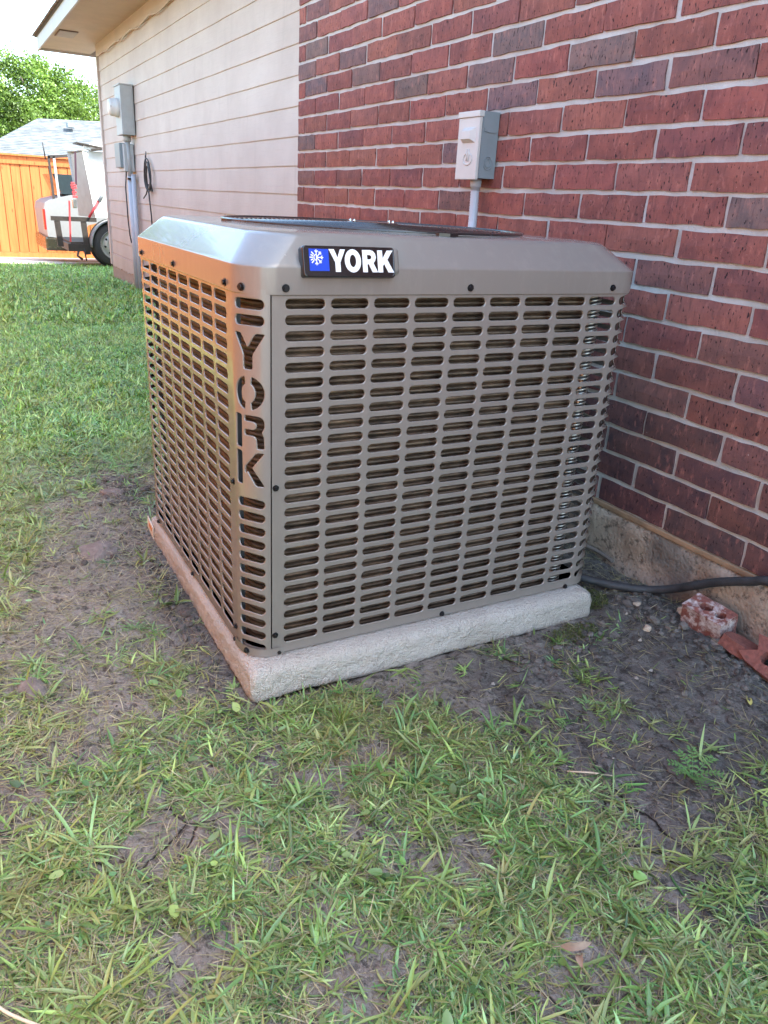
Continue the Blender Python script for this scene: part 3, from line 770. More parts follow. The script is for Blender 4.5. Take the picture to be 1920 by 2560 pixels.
def sheet(x0, x1, y0, y1, holes, step=.012):
    """2-D triangulated sheet with rolled-lip holes. returns list of (s, z, depth, tilt_ds, tilt_dz), tris"""
    nx_ = max(1, round((x1-x0)/step)); ny_ = max(1, round((y1-y0)/.03))
    pts = []; edges = []
    ring = [(x0+(x1-x0)*i/nx_, y0) for i in range(nx_)]+[(x1, y0+(y1-y0)*i/ny_) for i in range(ny_)]+[(x1-(x1-x0)*i/nx_, y1) for i in range(nx_)]+[(x0, y1-(y1-y0)*i/ny_) for i in range(ny_)]
    pts += ring; edges += [(i, (i+1) % len(ring)) for i in range(len(ring))]
    outer = []
    for h in holes:
        h = ccw(h); o_ = offset_loop(h, LIP[0][0]); b_ = len(pts); pts += o_; edges += [(b_+i, b_+(i+1) % len(o_)) for i in range(len(o_))]; outer.append((h, o_))
    for i in range(1, nx_):
        for j in range(1, max(2, round((y1-y0)/.012))):
            p = (x0+(x1-x0)*i/nx_, y0+(y1-y0)*j/max(2, round((y1-y0)/.012)))
            if not any(inside(p, offset_loop(h, .0045)) for h, _ in outer): pts.append(p)
    vo, _, fo, _, _, _ = delaunay_2d_cdt([Vector(p) for p in pts], edges, [], 0, 1e-6)
    vo = [tuple(v) for v in vo]; tr = []
    for f in fo:
        c = (sum(vo[i][0] for i in f)/3, sum(vo[i][1] for i in f)/3)
        if any(inside(c, o_) for _, o_ in outer): continue
        if not (x0-1e-7 < c[0] < x1+1e-7 and y0-1e-7 < c[1] < y1+1e-7): continue
        a, b_, c_ = (np.array(vo[i]) for i in f)
        if (b_[0]-a[0])*(c_[1]-a[1])-(b_[1]-a[1])*(c_[0]-a[0]) < 0: f = f[::-1]
        tr.append(list(f))
    V_ = [(x, y, 0, 0, 0) for x, y in vo]
    for h, o_ in outer:
        n = len(h); rings = []
        for (d, dep, ti) in LIP:
            lp = offset_loop(h, d) if d > 0 else h
            dirs = []
            for i in range(n):
                p0, p2 = np.array(h[i-1]), np.array(h[(i+1) % n]); a = p2-p0; a = a/np.hypot(*a); dirs.append((-a[1], a[0]))
            b_ = len(V_); V_ += [(lp[i][0], lp[i][1], dep, dirs[i][0]*ti, dirs[i][1]*ti) for i in range(n)]; rings.append(b_)
        for r0, r1 in zip(rings, rings[1:]):
            for i in range(n):
                j = (i+1) % n; tr += [[r0+i, r0+j, r1+j], [r0+i, r1+j, r1+i]]
    return np.array(V_), np.array(tr)
def stadium(cx, cy, w, h, n=7):
    r = h/2*.98; p = []
    for a0, sx in ((-PI/2, 1), (PI/2, -1)):
        for i in range(n+1): a = a0+PI*i/n; p.append((cx+sx*(w/2-r)+r*math.cos(a), cy+(h/2)/r*r*math.sin(a)))
    return p
def wrap(V_, T_, push=0.0):
    x, y, nx_, ny_ = surf(np.mod(V_[:, 0], OTOT)); dep = V_[:, 2]-push
    P = np.stack([x-nx_*dep, y-ny_*dep, V_[:, 1]], -1)
    ti = np.clip(np.hypot(V_[:, 3], V_[:, 4]), 0, 1); c = np.sqrt(np.maximum(0, 1-ti**2))
    tx, ty = -ny_, nx_
    N_ = np.stack([nx_*c+tx*V_[:, 3], ny_*c+ty*V_[:, 3], V_[:, 4]], -1); N_ /= np.linalg.norm(N_, axis=1)[:, None]
    return P, T_, N_
def ac_mesh(name, parts, mat, parent, push=0):
    Vs, Ts, Ns, b_ = [], [], [], 0
    for V_, T_ in parts:
        P, T2, N_ = wrap(V_, T_, push); Vs.append(P); Ts.append(T2+b_); Ns.append(N_); b_ += len(P)
    V_ = np.vstack(Vs)-np.array(ac.location); me = npmesh(name, V_, np.vstack(Ts), mat, True, None, np.vstack(Ns))
    return link(name, me, parent)
PC, PR = .0893, .0287; SLW, SLH = .0770, .0174; ROWZ = .8010
cellV, cellT = sheet(0, PC, -PR/2, PR/2, [stadium(PC/2, 0, SLW, SLH)], .0128)
def strip(s0, s1, z0, z1, step=.0128):
    n = max(1, round((s1-s0)/step)); V_ = []; T_ = []
    for i in range(n+1):
        for z in (z0, z1): V_.append((s0+(s1-s0)*i/n, z, 0, 0, 0))
    for i in range(n): a = 2*i; T_ += [[a, a+2, a+3], [a, a+3, a+1]]
    return np.array(V_, float), np.array(T_)
def slotted(s_edge0, cols, s_edge1, name, z0=ZB, rows=25):
    parts = []
    for c in cols:
        for r in range(rows):
            V_ = cellV.copy(); V_[:, 0] += c; V_[:, 1] += ROWZ-r*PR; parts.append((V_, cellT))
    a, b_ = cols[0], cols[-1]+PC
    parts.append(strip(s_edge0, a, z0, ZT)) if a-s_edge0 > 1e-4 else None
    parts.append(strip(b_, s_edge1, z0, ZT)) if s_edge1-b_ > 1e-4 else None
    parts.append(strip(a, b_, ROWZ+PR/2, ZT)); parts.append(strip(a, b_, z0, ROWZ-(rows-.5)*PR))
    # folded bottom/side lips give the sheet an edge
    return ac_mesh(name, parts, M_UNIT, ac)
s_first = (-1.073-(UY0+RY))-(PC-SLW)/2
fc = [s_first+PC*i for i in range(10)]
S1 = OS[40+24]; 
pf = slotted(.0015, fc, fc[-1]+PC+.004, 'slotted_front_panel')
s2 = fc[-1]+PC+.006
lastL = s_at_left(2.463)-SLW/2-PC/2
lc = [lastL-PC*i for i in range(8, -1, -1)]
slotted(lc[0]-.006, lc, S_POST-.0015, 'slotted_left_panel')
rem = lc[0]-.008-s2; nb_ = int(rem/PC); h_ = nb_//2
wc = [s2+.004+PC*i for i in range(h_)]
slotted(s2, wc, wc[-1]+PC+.004, 'slotted_wall_side_panel')
s3 = wc[-1]+PC+.006; wc2 = [s3+.004+PC*i for i in range(nb_-h_-1)]
slotted(s3, wc2, lc[0]-.008, 'slotted_rear_panel')
# corner post with stencilled word
AR = OTOT-S_POST
sl0, sl1 = S_POST+AR*.175, S_POST+AR*.865
holes = [stadium((sl0+sl1)/2, z, sl1-sl0, SLH) for z in [.7995, .7710]+[.4215-.0293*i for i in range(12)]]
def LM(poly, zt, zb): return [(sl0+(sl1-sl0)*x, zb+(zt-zb)*y) for x, y in poly]
def rc(poly, r=.06, asp=1.0):
    """round polygon corners a little"""
    out = []; n = len(poly)
    for i in range(n):
        p0, p1, p2 = (np.array(poly[j % n], float) for j in (i-1, i, i+1))
        a = p0-p1; b_ = p2-p1; la, lb = np.hypot(*a), np.hypot(*b_); k = min(r, la*.4, lb*.4)
        q0 = p1+a/la*k; q2 = p1+b_/lb*k
        for t_ in (0, .5, 1): out.append(tuple((1-t_)**2*q0+2*t_*(1-t_)*p1+t_*t_*q2))
    return out
Yp = rc([(-.03, 1), (.25, 1), (.5, .60), (.75, 1), (1.02, 1), (.65, .42), (.65, 0), (.35, 0), (.35, .42)])
def half_o(sx):
    o_ = []; 
    for i in range(13): a = -PI/2+.26+(PI-.52)*i/12; o_.append((.5+sx*.5*math.cos(a), .5+.5*math.sin(a)))
    for i in range(13): a = PI/2-.42-(PI-.84)*i/12; o_.append((.5+sx*.25*math.cos(a), .5+.31*math.sin(a)))
    return rc(o_, .02)
Rb = rc([(-.04, 0), (.24, 0), (.24, 1), (-.04, 1)])
Rp = rc([(.36, 1), (.8, 1), (.93, .95), (.99, .85), (.99, .64), (.9, .53), (.97, .4), (.99, .02), (.79, .02), (.77, .33), (.68, .41), (.36, .41), (.36, .58), (.68, .58), (.77, .66), (.77, .78), (.68, .84), (.36, .84)], .05)
Kb = Rb
Kp = rc([(.76, 1), (.98, 1), (.60, .55), (.99, 0), (.75, 0), (.44, .44), (.36, .36), (.36, .56)], .05)
for pl, zt, zb in ((Yp, .748, .684), (half_o(1), .671, .608), (half_o(-1), .671, .608), (Rb, .597, .533), (Rp, .597, .533), (Kb, .5255, .459), (Kp, .5255, .459)):
    holes.append(LM(pl, zt, zb))
V_, T_ = sheet(S_POST+.0015, OTOT-.0015, ZB+.014, ZT, holes, .006)
ac_mesh('corner_post', [(V_, T_)], M_UNIT, ac, .0015)
# seams / lips beside the post
for s in (S_POST, OTOT-.0001):
    x, y, a, b_ = (float(v) for v in surf(np.array([s])).__iter__()) if False else [float(q[0]) for q in surf(np.array([s]))]
    m = MB(); tx, ty = -b_, a
    m.add([(x-a*.001+tx*.0014, y-b_*.001+ty*.0014, ZB), (x-a*.001+tx*.0014, y-b_*.001+ty*.0014, ZT), (x-a*.016+tx*.0014, y-b_*.016+ty*.0014, ZT), (x-a*.016+tx*.0014, y-b_*.016+ty*.0014, ZB)], [(0, 1, 2, 3)])
    m.add([(x-a*.001-tx*.0014, y-b_*.001-ty*.0014, ZB), (x-a*.001-tx*.0014, y-b_*.001-ty*.0014, ZT), (x-a*.016-tx*.0014, y-b_*.016-ty*.0014, ZT), (x-a*.016-tx*.0014, y-b_*.016-ty*.0014, ZB)], [(0, 1, 2, 3)])
    m.build('panel_flange', M_INNER, ac)
# base pan
def ring_at(off, z, n=160, s0=0, s1=None):
    s = np.linspace(s0, OTOT if s1 is None else s1, n, endpoint=s1 is not None); x, y, a, b_ = surf(s)
    return [(float(x[i]+a[i]*off), float(y[i]+b_[i]*off), z) for i in range(n)]
m = MB(); m.loft([ring_at(-.004, .0775), ring_at(-.004, .0955), ring_at(-.007, .0955), ring_at(-.007, .084)], False); m.build('base_pan', M_UNIT, ac)
m = MB(); m.loft([ring_at(-.0075, .086), ring_at(-.02, .086)], False, True, True); m.build('drain_pan', M_INNER, ac)
m = MB()
a_, b1 = ring_at(.0035, .0785, 30, S_POST-.012, OTOT+0-1e-6), ring_at(.0035, .0975, 30, S_POST-.012, OTOT-1e-6)
m.add(a_+b1, [(i, i+1, 31+i, 30+i) for i in range(29)], True)
t0_ = a_[-1]
m.add([a_[-1], (t0_[0], t0_[1]+.026, .0785), (t0_[0], t0_[1]+.018, .0975), b1[-1]], [(0, 1, 2, 3)])
o = m.build('base_clip', M_UNIT, ac)
# coil: corrugated wall of stacked tubes
def coil():
    d = .034; zc0, zc1 = .083, .822; P0 = .0104
    xs0, xs1, ys0 = UX0+d, UX1-d, UY0+d; r = .07; yend = -.322
    path = [(xs0, yend)]; path += [(xs0, ys0+r)]
    path += [(xs0+r-r*math.cos(a), ys0+r-r*math.sin(a)) for a in [PI/2*i/8 for i in range(1, 9)]]
    path += [(xs1-r, ys0)]
    path += [(xs1-r+r*math.sin(a), ys0+r-r*math.cos(a)) for a in [PI/2*i/8 for i in range(1, 9)]]
    path += [(xs1, yend)]
    pts = [np.array(p) for p in path]; n = len(pts)
    nrm = []
    for i in range(n):
        t_ = pts[min(i+1, n-1)]-pts[max(i-1, 0)]; t_ = t_/np.hypot(*t_); nrm.append(np.array([t_[1], -t_[0]]))
    prof = []; z = zc0
    while z < zc1:
        for k in range(6): a = PI*k/6; prof.append((.0050*math.sin(a), z+P0*.5*(1-math.cos(a))))
        z += P0
    m_ = len(prof); V_ = np.array([[p[0]+nn[0]*o_, p[1]+nn[1]*o_, z_] for p, nn in zip(pts, nrm) for o_, z_ in prof])
    b_ = np.arange(n*m_).reshape(n, m_); F_ = np.stack([b_[:-1, :-1], b_[1:, :-1], b_[1:, 1:], b_[:-1, 1:]], -1).reshape(-1, 4)
    link('coil', npmesh('coil', V_-np.array(ac.location), F_, M_COIL, True), ac)
    m = MB(); cx, cy = xs1-.004, yend+.010; z = zc0
    while z < zc1-.006:
        m.tube([(cx+.017*math.cos(a), cy+.017*math.sin(a), z+.005*math.cos(a-.6)) for a in [2*PI*i/12 for i in range(12)]], .0027, 5, closed=True); z += .0085
    m.build('coil_end_rings', M_GALV, ac)
    m = MB(); m.tube([(cx, cy, .08), (cx, cy, ZT)], .014, 12); m.build('riser_tube', M_INNER, ac)
    for z in (.60, .615, .63, .55, .565, .58, .50, .515, .45, .465):
        m = MB(); m.tube([(xs1+.006, yend-.006, z), (xs1+.010, yend-.002, z), (xs1+.008, yend+.004, z+.004)], .003, 6); m.build('tube_bend', M_COPPER, ac)
coil()
m = MB(); m.loft([ring_at(-.03, ZT-.006), ring_at(-.10, ZT-.006)], False); m.build('inner_flange', M_INNER, ac)
m = MB(); m.tube([(2.05, -.66, .09), (2.05, -.66, .42)], .13, 24); m.build('compressor', M_INNER, ac)
m = MB(); m.box((UX0+.03, -.33, .10), (UX0+.36, UY1-.05, ZT-.01)); m.build('control_box', M_INNER, ac)
# cap
def caploop(ins, z, r):
    x0, x1, y0, y1 = UX0+ins, UX1-ins, UY0+ins, UY1-ins; out = []
    N1 = 12
    for cx, cy, a0 in ((x1-r, y0+r, -PI/2), (x1-r, y1-r, 0), (x0+r, y1-r, PI/2), (x0+r, y0+r, PI)):
        for i in range(N1+1): a = a0+PI/2*i/N1; out.append((cx+r*math.cos(a), cy+r*math.sin(a)*(.8 if False else 1), z))
    res = []
    for i, p in enumerate(out):
        q = out[(i+1) % len(out)]; k = 14 if (i+1) % (N1+1) == 0 else 1
        for j in range(k): res.append(tuple(p[c]+(q[c]-p[c])*j/k for c in range(3)))
    return res
CX, CY, OR_ = 2.127, -.678, .352
loops = [caploop(.012, ZT-.010, .06), caploop(-.0015, ZT-.010, .064), caploop(-.004, ZT-.008, .066), caploop(-.004, .8625, .066), caploop(-.0032, .8655, .066), caploop(.001, .870, .067),
         caploop(.043, .9125, .076), caploop(.048, .9165, .078), caploop(.055, .9195, .08), caploop(.064, .921, .085), caploop(.078, .922, .09)]
lt = loops[-1]
def circ(r, z): return [(CX+r*math.cos(a), CY+r*math.sin(a), z) for a in [math.atan2(p[1]-CY, p[0]-CX) for p in lt]]
loops += [[tuple(lt[i][c]*(1-t_)+q[c]*t_ for c in range(3)) for i, q in enumerate(circ(OR_+.012, .9235))] for t_ in (.35, .7, 1.0)]
loops += [circ(OR_+.004, .9265), circ(OR_-.002, .9255), circ(OR_-.006, .920), circ(OR_-.01, .86), circ(OR_-.012, .80)]
m = MB(); m.loft(loops, True); cap = m.build('top_cap', M_UNIT, ac)
try:
    bpy.context.view_layer.objects.active = cap
    md = cap.modifiers.new('wn', 'WEIGHTED_NORMAL'); md.keep_sharp = False; md.weight = 60
except Exception: pass
# venturi ring, fan and guard
m = MB(); m.loft([circ(OR_-.014, .905), circ(OR_-.03, .90), circ(.10, .895)], True); m.build('fan_shroud', M_INNER, ac)
for k in range(3):
    m = MB(); a0 = 2*PI*k/3+.3; vs_ = []
    for i in range(7):
        r = .08+.24*i/6; w_ = .35+.25*i/6; 
        for j in range(6): a = a0+w_*j/5*1.4; vs_.append((CX+r*math.cos(a), CY+r*math.sin(a), .90+.012*j/5))
    m.add(vs_, [(i*6+j, i*6+j+1, i*6+j+7, i*6+j+6) for i in range(6) for j in range(5)], True); m.build('fan_blade', M_INNER, ac)
def gzr(r): return .9245+.0065*(1-(r/.356)**2)
m = MB(); r = .058; k = 0
while r < .352:
    m.tube([(CX+r*math.cos(a), CY+r*math.sin(a), gzr(r)) for a in [2*PI*i/72 for i in range(72)]], .0019, 6, closed=True); r += .0108
guard = m.build('fan_guard', M_DARK, ac)
tag(guard, 'black concentric wire fan guard')
m = MB(); m.tube([(CX+.356*math.cos(a), CY+.356*math.sin(a), .926) for a in [2*PI*i/96 for i in range(96)]], .0042, 8, closed=True); m.build('outer_ring', M_DARK, guard)
for i in range(8):
    a = PI/8+i*PI/4; m = MB(); m.tube([(CX+r*math.cos(a), CY+r*math.sin(a), gzr(r)-.0035) for r in (.02, .1, .2, .3, .362)], .0032, 6); m.build('spoke', M_DARK, guard)
m = MB(); m.loft([[(CX+q*math.cos(a), CY+q*math.sin(a), z) for a in [2*PI*i/32 for i in range(32)]] for q, z in ((.062, .929), (.062, .9325), (.055, .934))], True, False, True); hubp = m.build('motor_plate', M_DARK, guard)
for dx, dy in ((-.02, -.05), (.012, -.055), (.02, .045), (-.012, .052)):
    m = MB(); m.tube([(CX+dx, CY+dy, .9325), (CX+dx, CY+dy, .937)], .0045, 6); m.tube([(CX+dx, CY+dy, .937), (CX+dx, CY+dy, .939)], .0025, 8); m.build('bolt', M_BOLT, hubp)
for a in (-.05, PI/2-.02, PI, -PI/2):
    m = MB(); c_, s_ = math.cos(a), math.sin(a); R_ = Matrix.Rotation(a, 3, 'Z')
    m.add([R_ @ Vector(p)+Vector((CX, CY, 0)) for p in ((.345, -.035, .9275), (.368, -.022, .9275), (.374, 0, .9275), (.368, .022, .9275), (.345, .035, .9275), (.345, -.035, .921), (.368, -.022, .921), (.374, 0, .921), (.368, .022, .921), (.345, .035, .921))],
          [(0, 1, 2, 3, 4), (0, 5, 6, 1), (1, 6, 7, 2), (2, 7, 8, 3), (3, 8, 9, 4)]); m.build('mounting_tab', M_DARK, guard)
# screws
def screw(p, n, r=.0058):
    m = MB(); p = Vector(p); n = Vector(n).normalized()
    m.tube([p, p+n*.0015], r*1.25, 12); m.tube([p+n*.0015, p+n*.0055], r*.85, 6); m.build('screw', M_SCREW, ac)
for y, z in ((-1.075, .829), (-.682, .830), (-.300, .830)): screw((UX1+.004, y, z), (1, 0, 0))
for y, z in ((-1.093, .127), (-1.085, .085), (-1.092, .455), (-.676, .086), (-.298, .083)): screw((UX1+.0002, y, z), (1, 0, 0), .0052)
for x in (1.784, 2.101, 2.472): screw((x, UY0-.004, .829), (0, -1, 0))
for x, z in ((2.488, .451), (2.485, .12), (2.48, .086), (2.141, .086), (1.777, .086)): screw((x, UY0-.0002, z), (0, -1, 0), .0052)
xx_, yy_, aa_, bb_ = [float(q[0]) for q in surf(np.array([S_POST+AR*.42]))]
screw((xx_+aa_*.004, yy_+bb_*.004, .828), (aa_, bb_, 0)); screw((xx_+aa_*.0036, yy_+bb_*.0036, .088), (aa_, bb_, 0), .0055)
# badge
by0, by1, bz0, bz1 = -1.0525, -.8575, .8475, .9015; bx = UX1+.0045; tl = math.radians(14)
bc = Vector((bx+.003, (by0+by1)/2, (bz0+bz1)/2))
RB = Matrix.Rotation(-tl, 3, 'Y')
def bfn(u, v, w): return RB @ Vector((w, u*.94, v*.97))+bc     # u right(+y), v up, w out(+x)
def rr2(w_, h_, r, n=5):
    o_ = []
    for cx, cy, a0 in ((w_/2-r, -h_/2+r, -PI/2), (w_/2-r, h_/2-r, 0), (-w_/2+r, h_/2-r, PI/2), (-w_/2+r, -h_/2+r, PI)):
        for i in range(n+1): a = a0+PI/2*i/n; o_.append((cx+r*math.cos(a), cy+r*math.sin(a)))
    return o_
bw, bh = by1-by0, .0555
m = MB()
m.loft([[bfn(u, v, w_) for u, v in rr2(bw*k_, bh*k2, .006)] for w_, k_, k2 in ((-.012, 1, 1), (.004, 1, 1), (.0062, .993, .978), (.007, .975, .93), (.0060, .965, .90))], True, False, True)
badge = m.build('badge', M_PLATE, ac)
m = MB(); m.loft([[bfn(u+.1035, v+.004, w_) for u, v in rr2(.02*k_, .048*k_, .006*k_)] for w_, k_ in ((-.016, 1), (-.006, 1), (-.0045, .6))], True, False, True)
m.build('embossed_recess', M_UNIT, ac)
loc = ac.location
m = MB(); bx0 = -bw/2+.0125
m.box((0, 0, 0), (1, 1, 1)); m.v = [tuple(bfn(bx0+p[0]*.040, -.0175+p[1]*.0385+.0005, .0062+p[2]*.0006)) for p in m.v]; fieldb = m.build('blue_field', M_BLUE, badge)
# letters of the badge (heavy sans)
def polyblock(poly, name, mat, parent, w0=.0064, w1=.0074, holes=()):
    """filled outline with optional holes, extruded a little from the badge"""
    pts = [Vector(p) for p in poly]; ed = [(i, (i+1) % len(poly)) for i in range(len(poly))]; hs = []
    for h in holes: b_ = len(pts); pts += [Vector(p) for p in h]; ed += [(b_+i, b_+(i+1) % len(h)) for i in range(len(h))]; hs.append(h)
    vo, _, fo, _, _, _ = delaunay_2d_cdt(pts, ed, [], 0, 1e-7); keep = []
    for f in fo:
        c = (sum(vo[i][0] for i in f)/3, sum(vo[i][1] for i in f)/3)
        if inside(c, poly) and not any(inside(c, h) for h in hs): keep.append(tuple(f))
    m = MB(); m.add([bfn(v[0], v[1], w1) for v in vo], keep)
    for lp in [poly]+list(hs):
        n = len(lp); m.add([bfn(p[0], p[1], w0) for p in lp]+[bfn(p[0], p[1], w1) for p in lp], [(i, (i+1) % n, n+(i+1) % n, n+i) for i in range(n)])
    return m.build(name, mat, parent)
def place(poly, x, w_, y=-.0185, h_=.040): return [(x+p[0]*w_, y+p[1]*h_) for p in poly]
lx = bx0+.0405
Yb = [(0, 1), (.33, 1), (.52, .62), (.71, 1), (1.02, 1), (.68, .42), (.68, 0), (.37, 0), (.37, .42)]
el = lambda rx, ry, n=24: [(.5+rx*math.cos(2*PI*i/n), .5+ry*math.sin(2*PI*i/n)) for i in range(n)]
Rr = [(0, 0), (.32, 0), (.32, .36), (.42, .36), (.66, 0), (1.02, 0), (.74, .42), (.86, .52), (.93, .68), (.88, .85), (.74, .96), (.55, 1), (0, 1)]
Rh = [(.32, .58), (.5, .58), (.6, .62), (.62, .69), (.59, .75), (.5, .78), (.32, .78)]
Kk = [(0, 0), (.31, 0), (.31, .28), (.40, .39), (.66, 0), (1.02, 0), (.62, .58), (.98, 1), (.62, 1), (.31, .62), (.31, 1), (0, 1)]
for poly, x_, w_, hs in ((Yb, 0, .0335, ()), (el(.5, .52), .0325, .0345, (el(.20, .28, 20),)), (Rr, .0705, .0315, (Rh,)), (Kk, .1035, .0345, ())):
    polyblock(place(poly, lx+x_, w_), 'letter', M_WHITE, badge, holes=[place(h, lx+x_, w_) for h in hs])
# snowflake / sun emblem
m = MB(); fx, fy = bx0+.0145, .0065
def bar(x0, y0, x1, y1, w_=.0016):
    d = Vector((x1-x0, y1-y0)); l = d.length; d /= l; nn = Vector((-d.y, d.x))*w_/2
    q = [(x0+nn.x, y0+nn.y), (x0-nn.x, y0-nn.y), (x1-nn.x, y1-nn.y), (x1+nn.x, y1+nn.y)]
    m.add([bfn(a+fx, b_+fy, .0070) for a, b_ in q]+[bfn(a+fx, b_+fy, .0078) for a, b_ in q], [(4, 5, 6, 7), (0, 1, 5, 4), (1, 2, 6, 5), (2, 3, 7, 6), (3, 0, 4, 7)])
for k in range(8):
    a = PI/2-k*PI/4; c_, s_ = math.cos(a), math.sin(a)
    if k <= 4:
        bar(0, 0, .0138*c_, .0138*s_)
        for sg in (1, -1): b2 = a+sg*.75; bar(.0085*c_, .0085*s_, .0085*c_+.0045*math.cos(b2), .0085*s_+.0045*math.sin(b2))
    else: bar(.0072*c_, .0072*s_, .0138*c_, .0138*s_, .002)
for i in range(8):
    a0 = PI/2+PI*i/8; a1 = PI/2+PI*(i+1)/8; bar(.0052*math.cos(a0), .0052*math.sin(a0), .0052*math.cos(a1), .0052*math.sin(a1))
for k in (5.5, 6.5):
    a = PI/2-k*PI/4; bar(.0072*math.cos(a), .0072*math.sin(a), .0125*math.cos(a), .0125*math.sin(a), .002)
m.build('snowflake_emblem', M_WHITE, badge)

# ------------------------------------------------------------------ insulated line along the wall
m = MB()
kp = [(2.30, -.30, .062), (2.42, -.23, .060), (2.50, -.185, .058), (2.543, -.151, .056), (2.592, -.105, .055), (2.632, -.060, .058), (2.68, -.038, .079), (2.737, -.034, .115), (2.79, -.033, .149), (2.843, -.033, .178), (2.893, -.032, .202), (2.931, -.032, .219), (3.05, -.032, .235), (3.3, -.032, .22), (3.8, -.03, .17)]
def smooth_path(kp, n=8):
    P = [Vector(p) for p in kp]; out = []
    for i in range(len(P)-1):
        p0, p1, p2, p3 = P[max(i-1, 0)], P[i], P[i+1], P[min(i+2, len(P)-1)]
        for j in range(n):
            t_ = j/n; out.append(.5*((2*p1)+(-p0+p2)*t_+(2*p0-5*p1+4*p2-p3)*t_*t_+(-p0+3*p1-3*p2+p3)*t_**3))
    return out+[P[-1]]
m.tube(smooth_path(kp), .0112, 14)
tag(m.build('insulated_hose', M_HOSE), 'thick black insulated hose running from the air conditioner along the foundation', 'hose')

# ------------------------------------------------------------------ loose bricks
def cored(name, label, dims, loc, rot, cores, broken=False, salt=True):
    w, d, h = dims; poly = [(-w/2, -d/2), (w/2, -d/2), (w/2, d/2), (-w/2, d/2)]
    if broken:
        poly = broken
    dense = []
    for i, p in enumerate(poly):
        q = poly[(i+1) % len(poly)]; k = max(1, int(math.dist(p, q)/.012))
        for j in range(k): dense.append((p[0]+(q[0]-p[0])*j/k, p[1]+(q[1]-p[1])*j/k))
    hs = [[(cx+rx*math.cos(2*PI*i/14), cy+ry*math.sin(2*PI*i/14)) for i in range(14)] for cx, cy, rx, ry in cores]
    pts = [Vector(p) for p in dense]; ed = [(i, (i+1) % len(dense)) for i in range(len(dense))]
    for h_ in hs: b_ = len(pts); pts += [Vector(p) for p in h_]; ed += [(b_+i, b_+(i+1) % 14) for i in range(14)]
    vo, _, fo, _, _, _ = delaunay_2d_cdt(pts, ed, [], 0, 1e-7); keep = []
    for f in fo:
        c = (sum(vo[i][0] for i in f)/3, sum(vo[i][1] for i in f)/3)
        if inside(c, dense) and not any(inside(c, q) for q in hs): keep.append(tuple(f))
    m = MB(); jz = lambda: rnd.uniform(-.0012, .0012)
    m.add([(v[0], v[1], h/2+jz()) for v in vo], keep); m.add([(v[0], v[1], -h/2) for v in vo], [f[::-1] for f in keep])
    for lp in [dense]+hs:
        n = len(lp); m.add([(p[0]+jz(), p[1]+jz(), z) for z in (-h/2, -h/6, h/6, h/2) for p in lp], [(r*n+i, r*n+(i+1) % n, (r+1)*n+(i+1) % n, (r+1)*n+i) for r in range(3) for i in range(n)])
    me = m.mesh(name, M_LOOSE if salt else M_LOOSE2); bm = bmesh.new(); bm.from_mesh(me); bmesh.ops.remove_doubles(bm, verts=bm.verts, dist=.0026)
    bmesh.ops.recalc_face_normals(bm, faces=bm.faces); bm.to_mesh(me); bm.free()
    o = link(name, me); o.location = loc; o.rotation_euler = rot; tag(o, label, 'brick')
    return o
def m_loose(name, salt):
    t = NT(name); p = t.obj(); n = t.noise(p, 28, 5, .7); n2 = t.noise(p, 90, 5, .7)
    c = t.mix(t.ramp(n2, [(.3, 0), (.7, 1)]), (.14, .048, .038), (.30, .105, .078))
    if salt: c = t.mix(t.math('MULTIPLY', t.ramp(n, [(.44, 0), (.56, 1)]), t.ramp(n2, [(.35, .3), (.6, .95)])), c, (.62, .56, .53))
    c = t.mix(t.ramp(t.noise(p, 55, 4), [(.62, 0), (.72, .7)]), c, (.12, .06, .05))
    return t.done(Base_Color=c, Roughness=.9, Normal=t.bump(n2, .003))
M_LOOSE = m_loose('lime stained old brick', True); M_LOOSE2 = m_loose('broken red brick', False)
cored('loose_brick', 'whole cored brick with white lime stains lying on the soil against the foundation', (.112, .062, .068), (2.829, -.068, .074), (math.radians(15), math.radians(3), math.radians(4)),
      [(-.010, .000, .018, .014), (.031, .000, .014, .013)])
cored('broken_brick', 'broken orange red brick shard with two half round core holes at the right edge', (.1, .06, .03), (3.005, -.085, .070), (math.radians(42), math.radians(8), math.radians(-6)),
      [(.012, .0, .017, .017)], [(-.05, -.03), (-.02, -.038), (.10, -.034), (.10, .034), (-.03, .036), (-.05, .03), (-.035, .016), (-.022, .0), (-.035, -.014)], False)
cored('broken_brick', 'flat dark red brick flake lying next to the lime stained brick', (.1, .06, .03), (2.935, -.078, .058), (math.radians(-8), math.radians(14), math.radians(20)),
      [], [(-.045, -.018), (-.01, -.03), (.035, -.026), (.05, .0), (.03, .026), (-.01, .03), (-.04, .012)], False)

# ------------------------------------------------------------------ stones, sticks, leaves
def rock(name, label, cat, loc, sc, seed, mat, group=None, flat=1.0):
    bm = bmesh.new(); bmesh.ops.create_icosphere(bm, subdivisions=3, radius=1); r = np.random.default_rng(seed); a = r.normal(size=(7, 3))
    for v in bm.verts:
        d = 1+sum(.10*math.sin(3.2*float(np.dot(q, v.co))+i) for i, q in enumerate(a))*.7
        v.co = Vector((v.co.x*d*sc[0], v.co.y*d*sc[1], v.co.z*d*sc[2]))
    me = bpy.data.meshes.new(name); bm.to_mesh(me); bm.free(); me.materials.append(mat)
    o = link(name, me); o.location = loc; o.rotation_euler = (0, 0, r.uniform(0, 6)); tag(o, label, cat, group); return o
rock('clod', 'wide flat pale clod of dry soil left of the concrete pad', 'clod', (1.76, -1.325, gzs(1.76, -1.325)-.004), (.055, .075, .018), 1, M_STONE)
rock('clod', 'pale clod of dry soil at the lower left edge of the bare patch', 'clod', (2.37, -1.565, gzs(2.37, -1.565)-.006), (.045, .035, .02), 2, M_STONE)
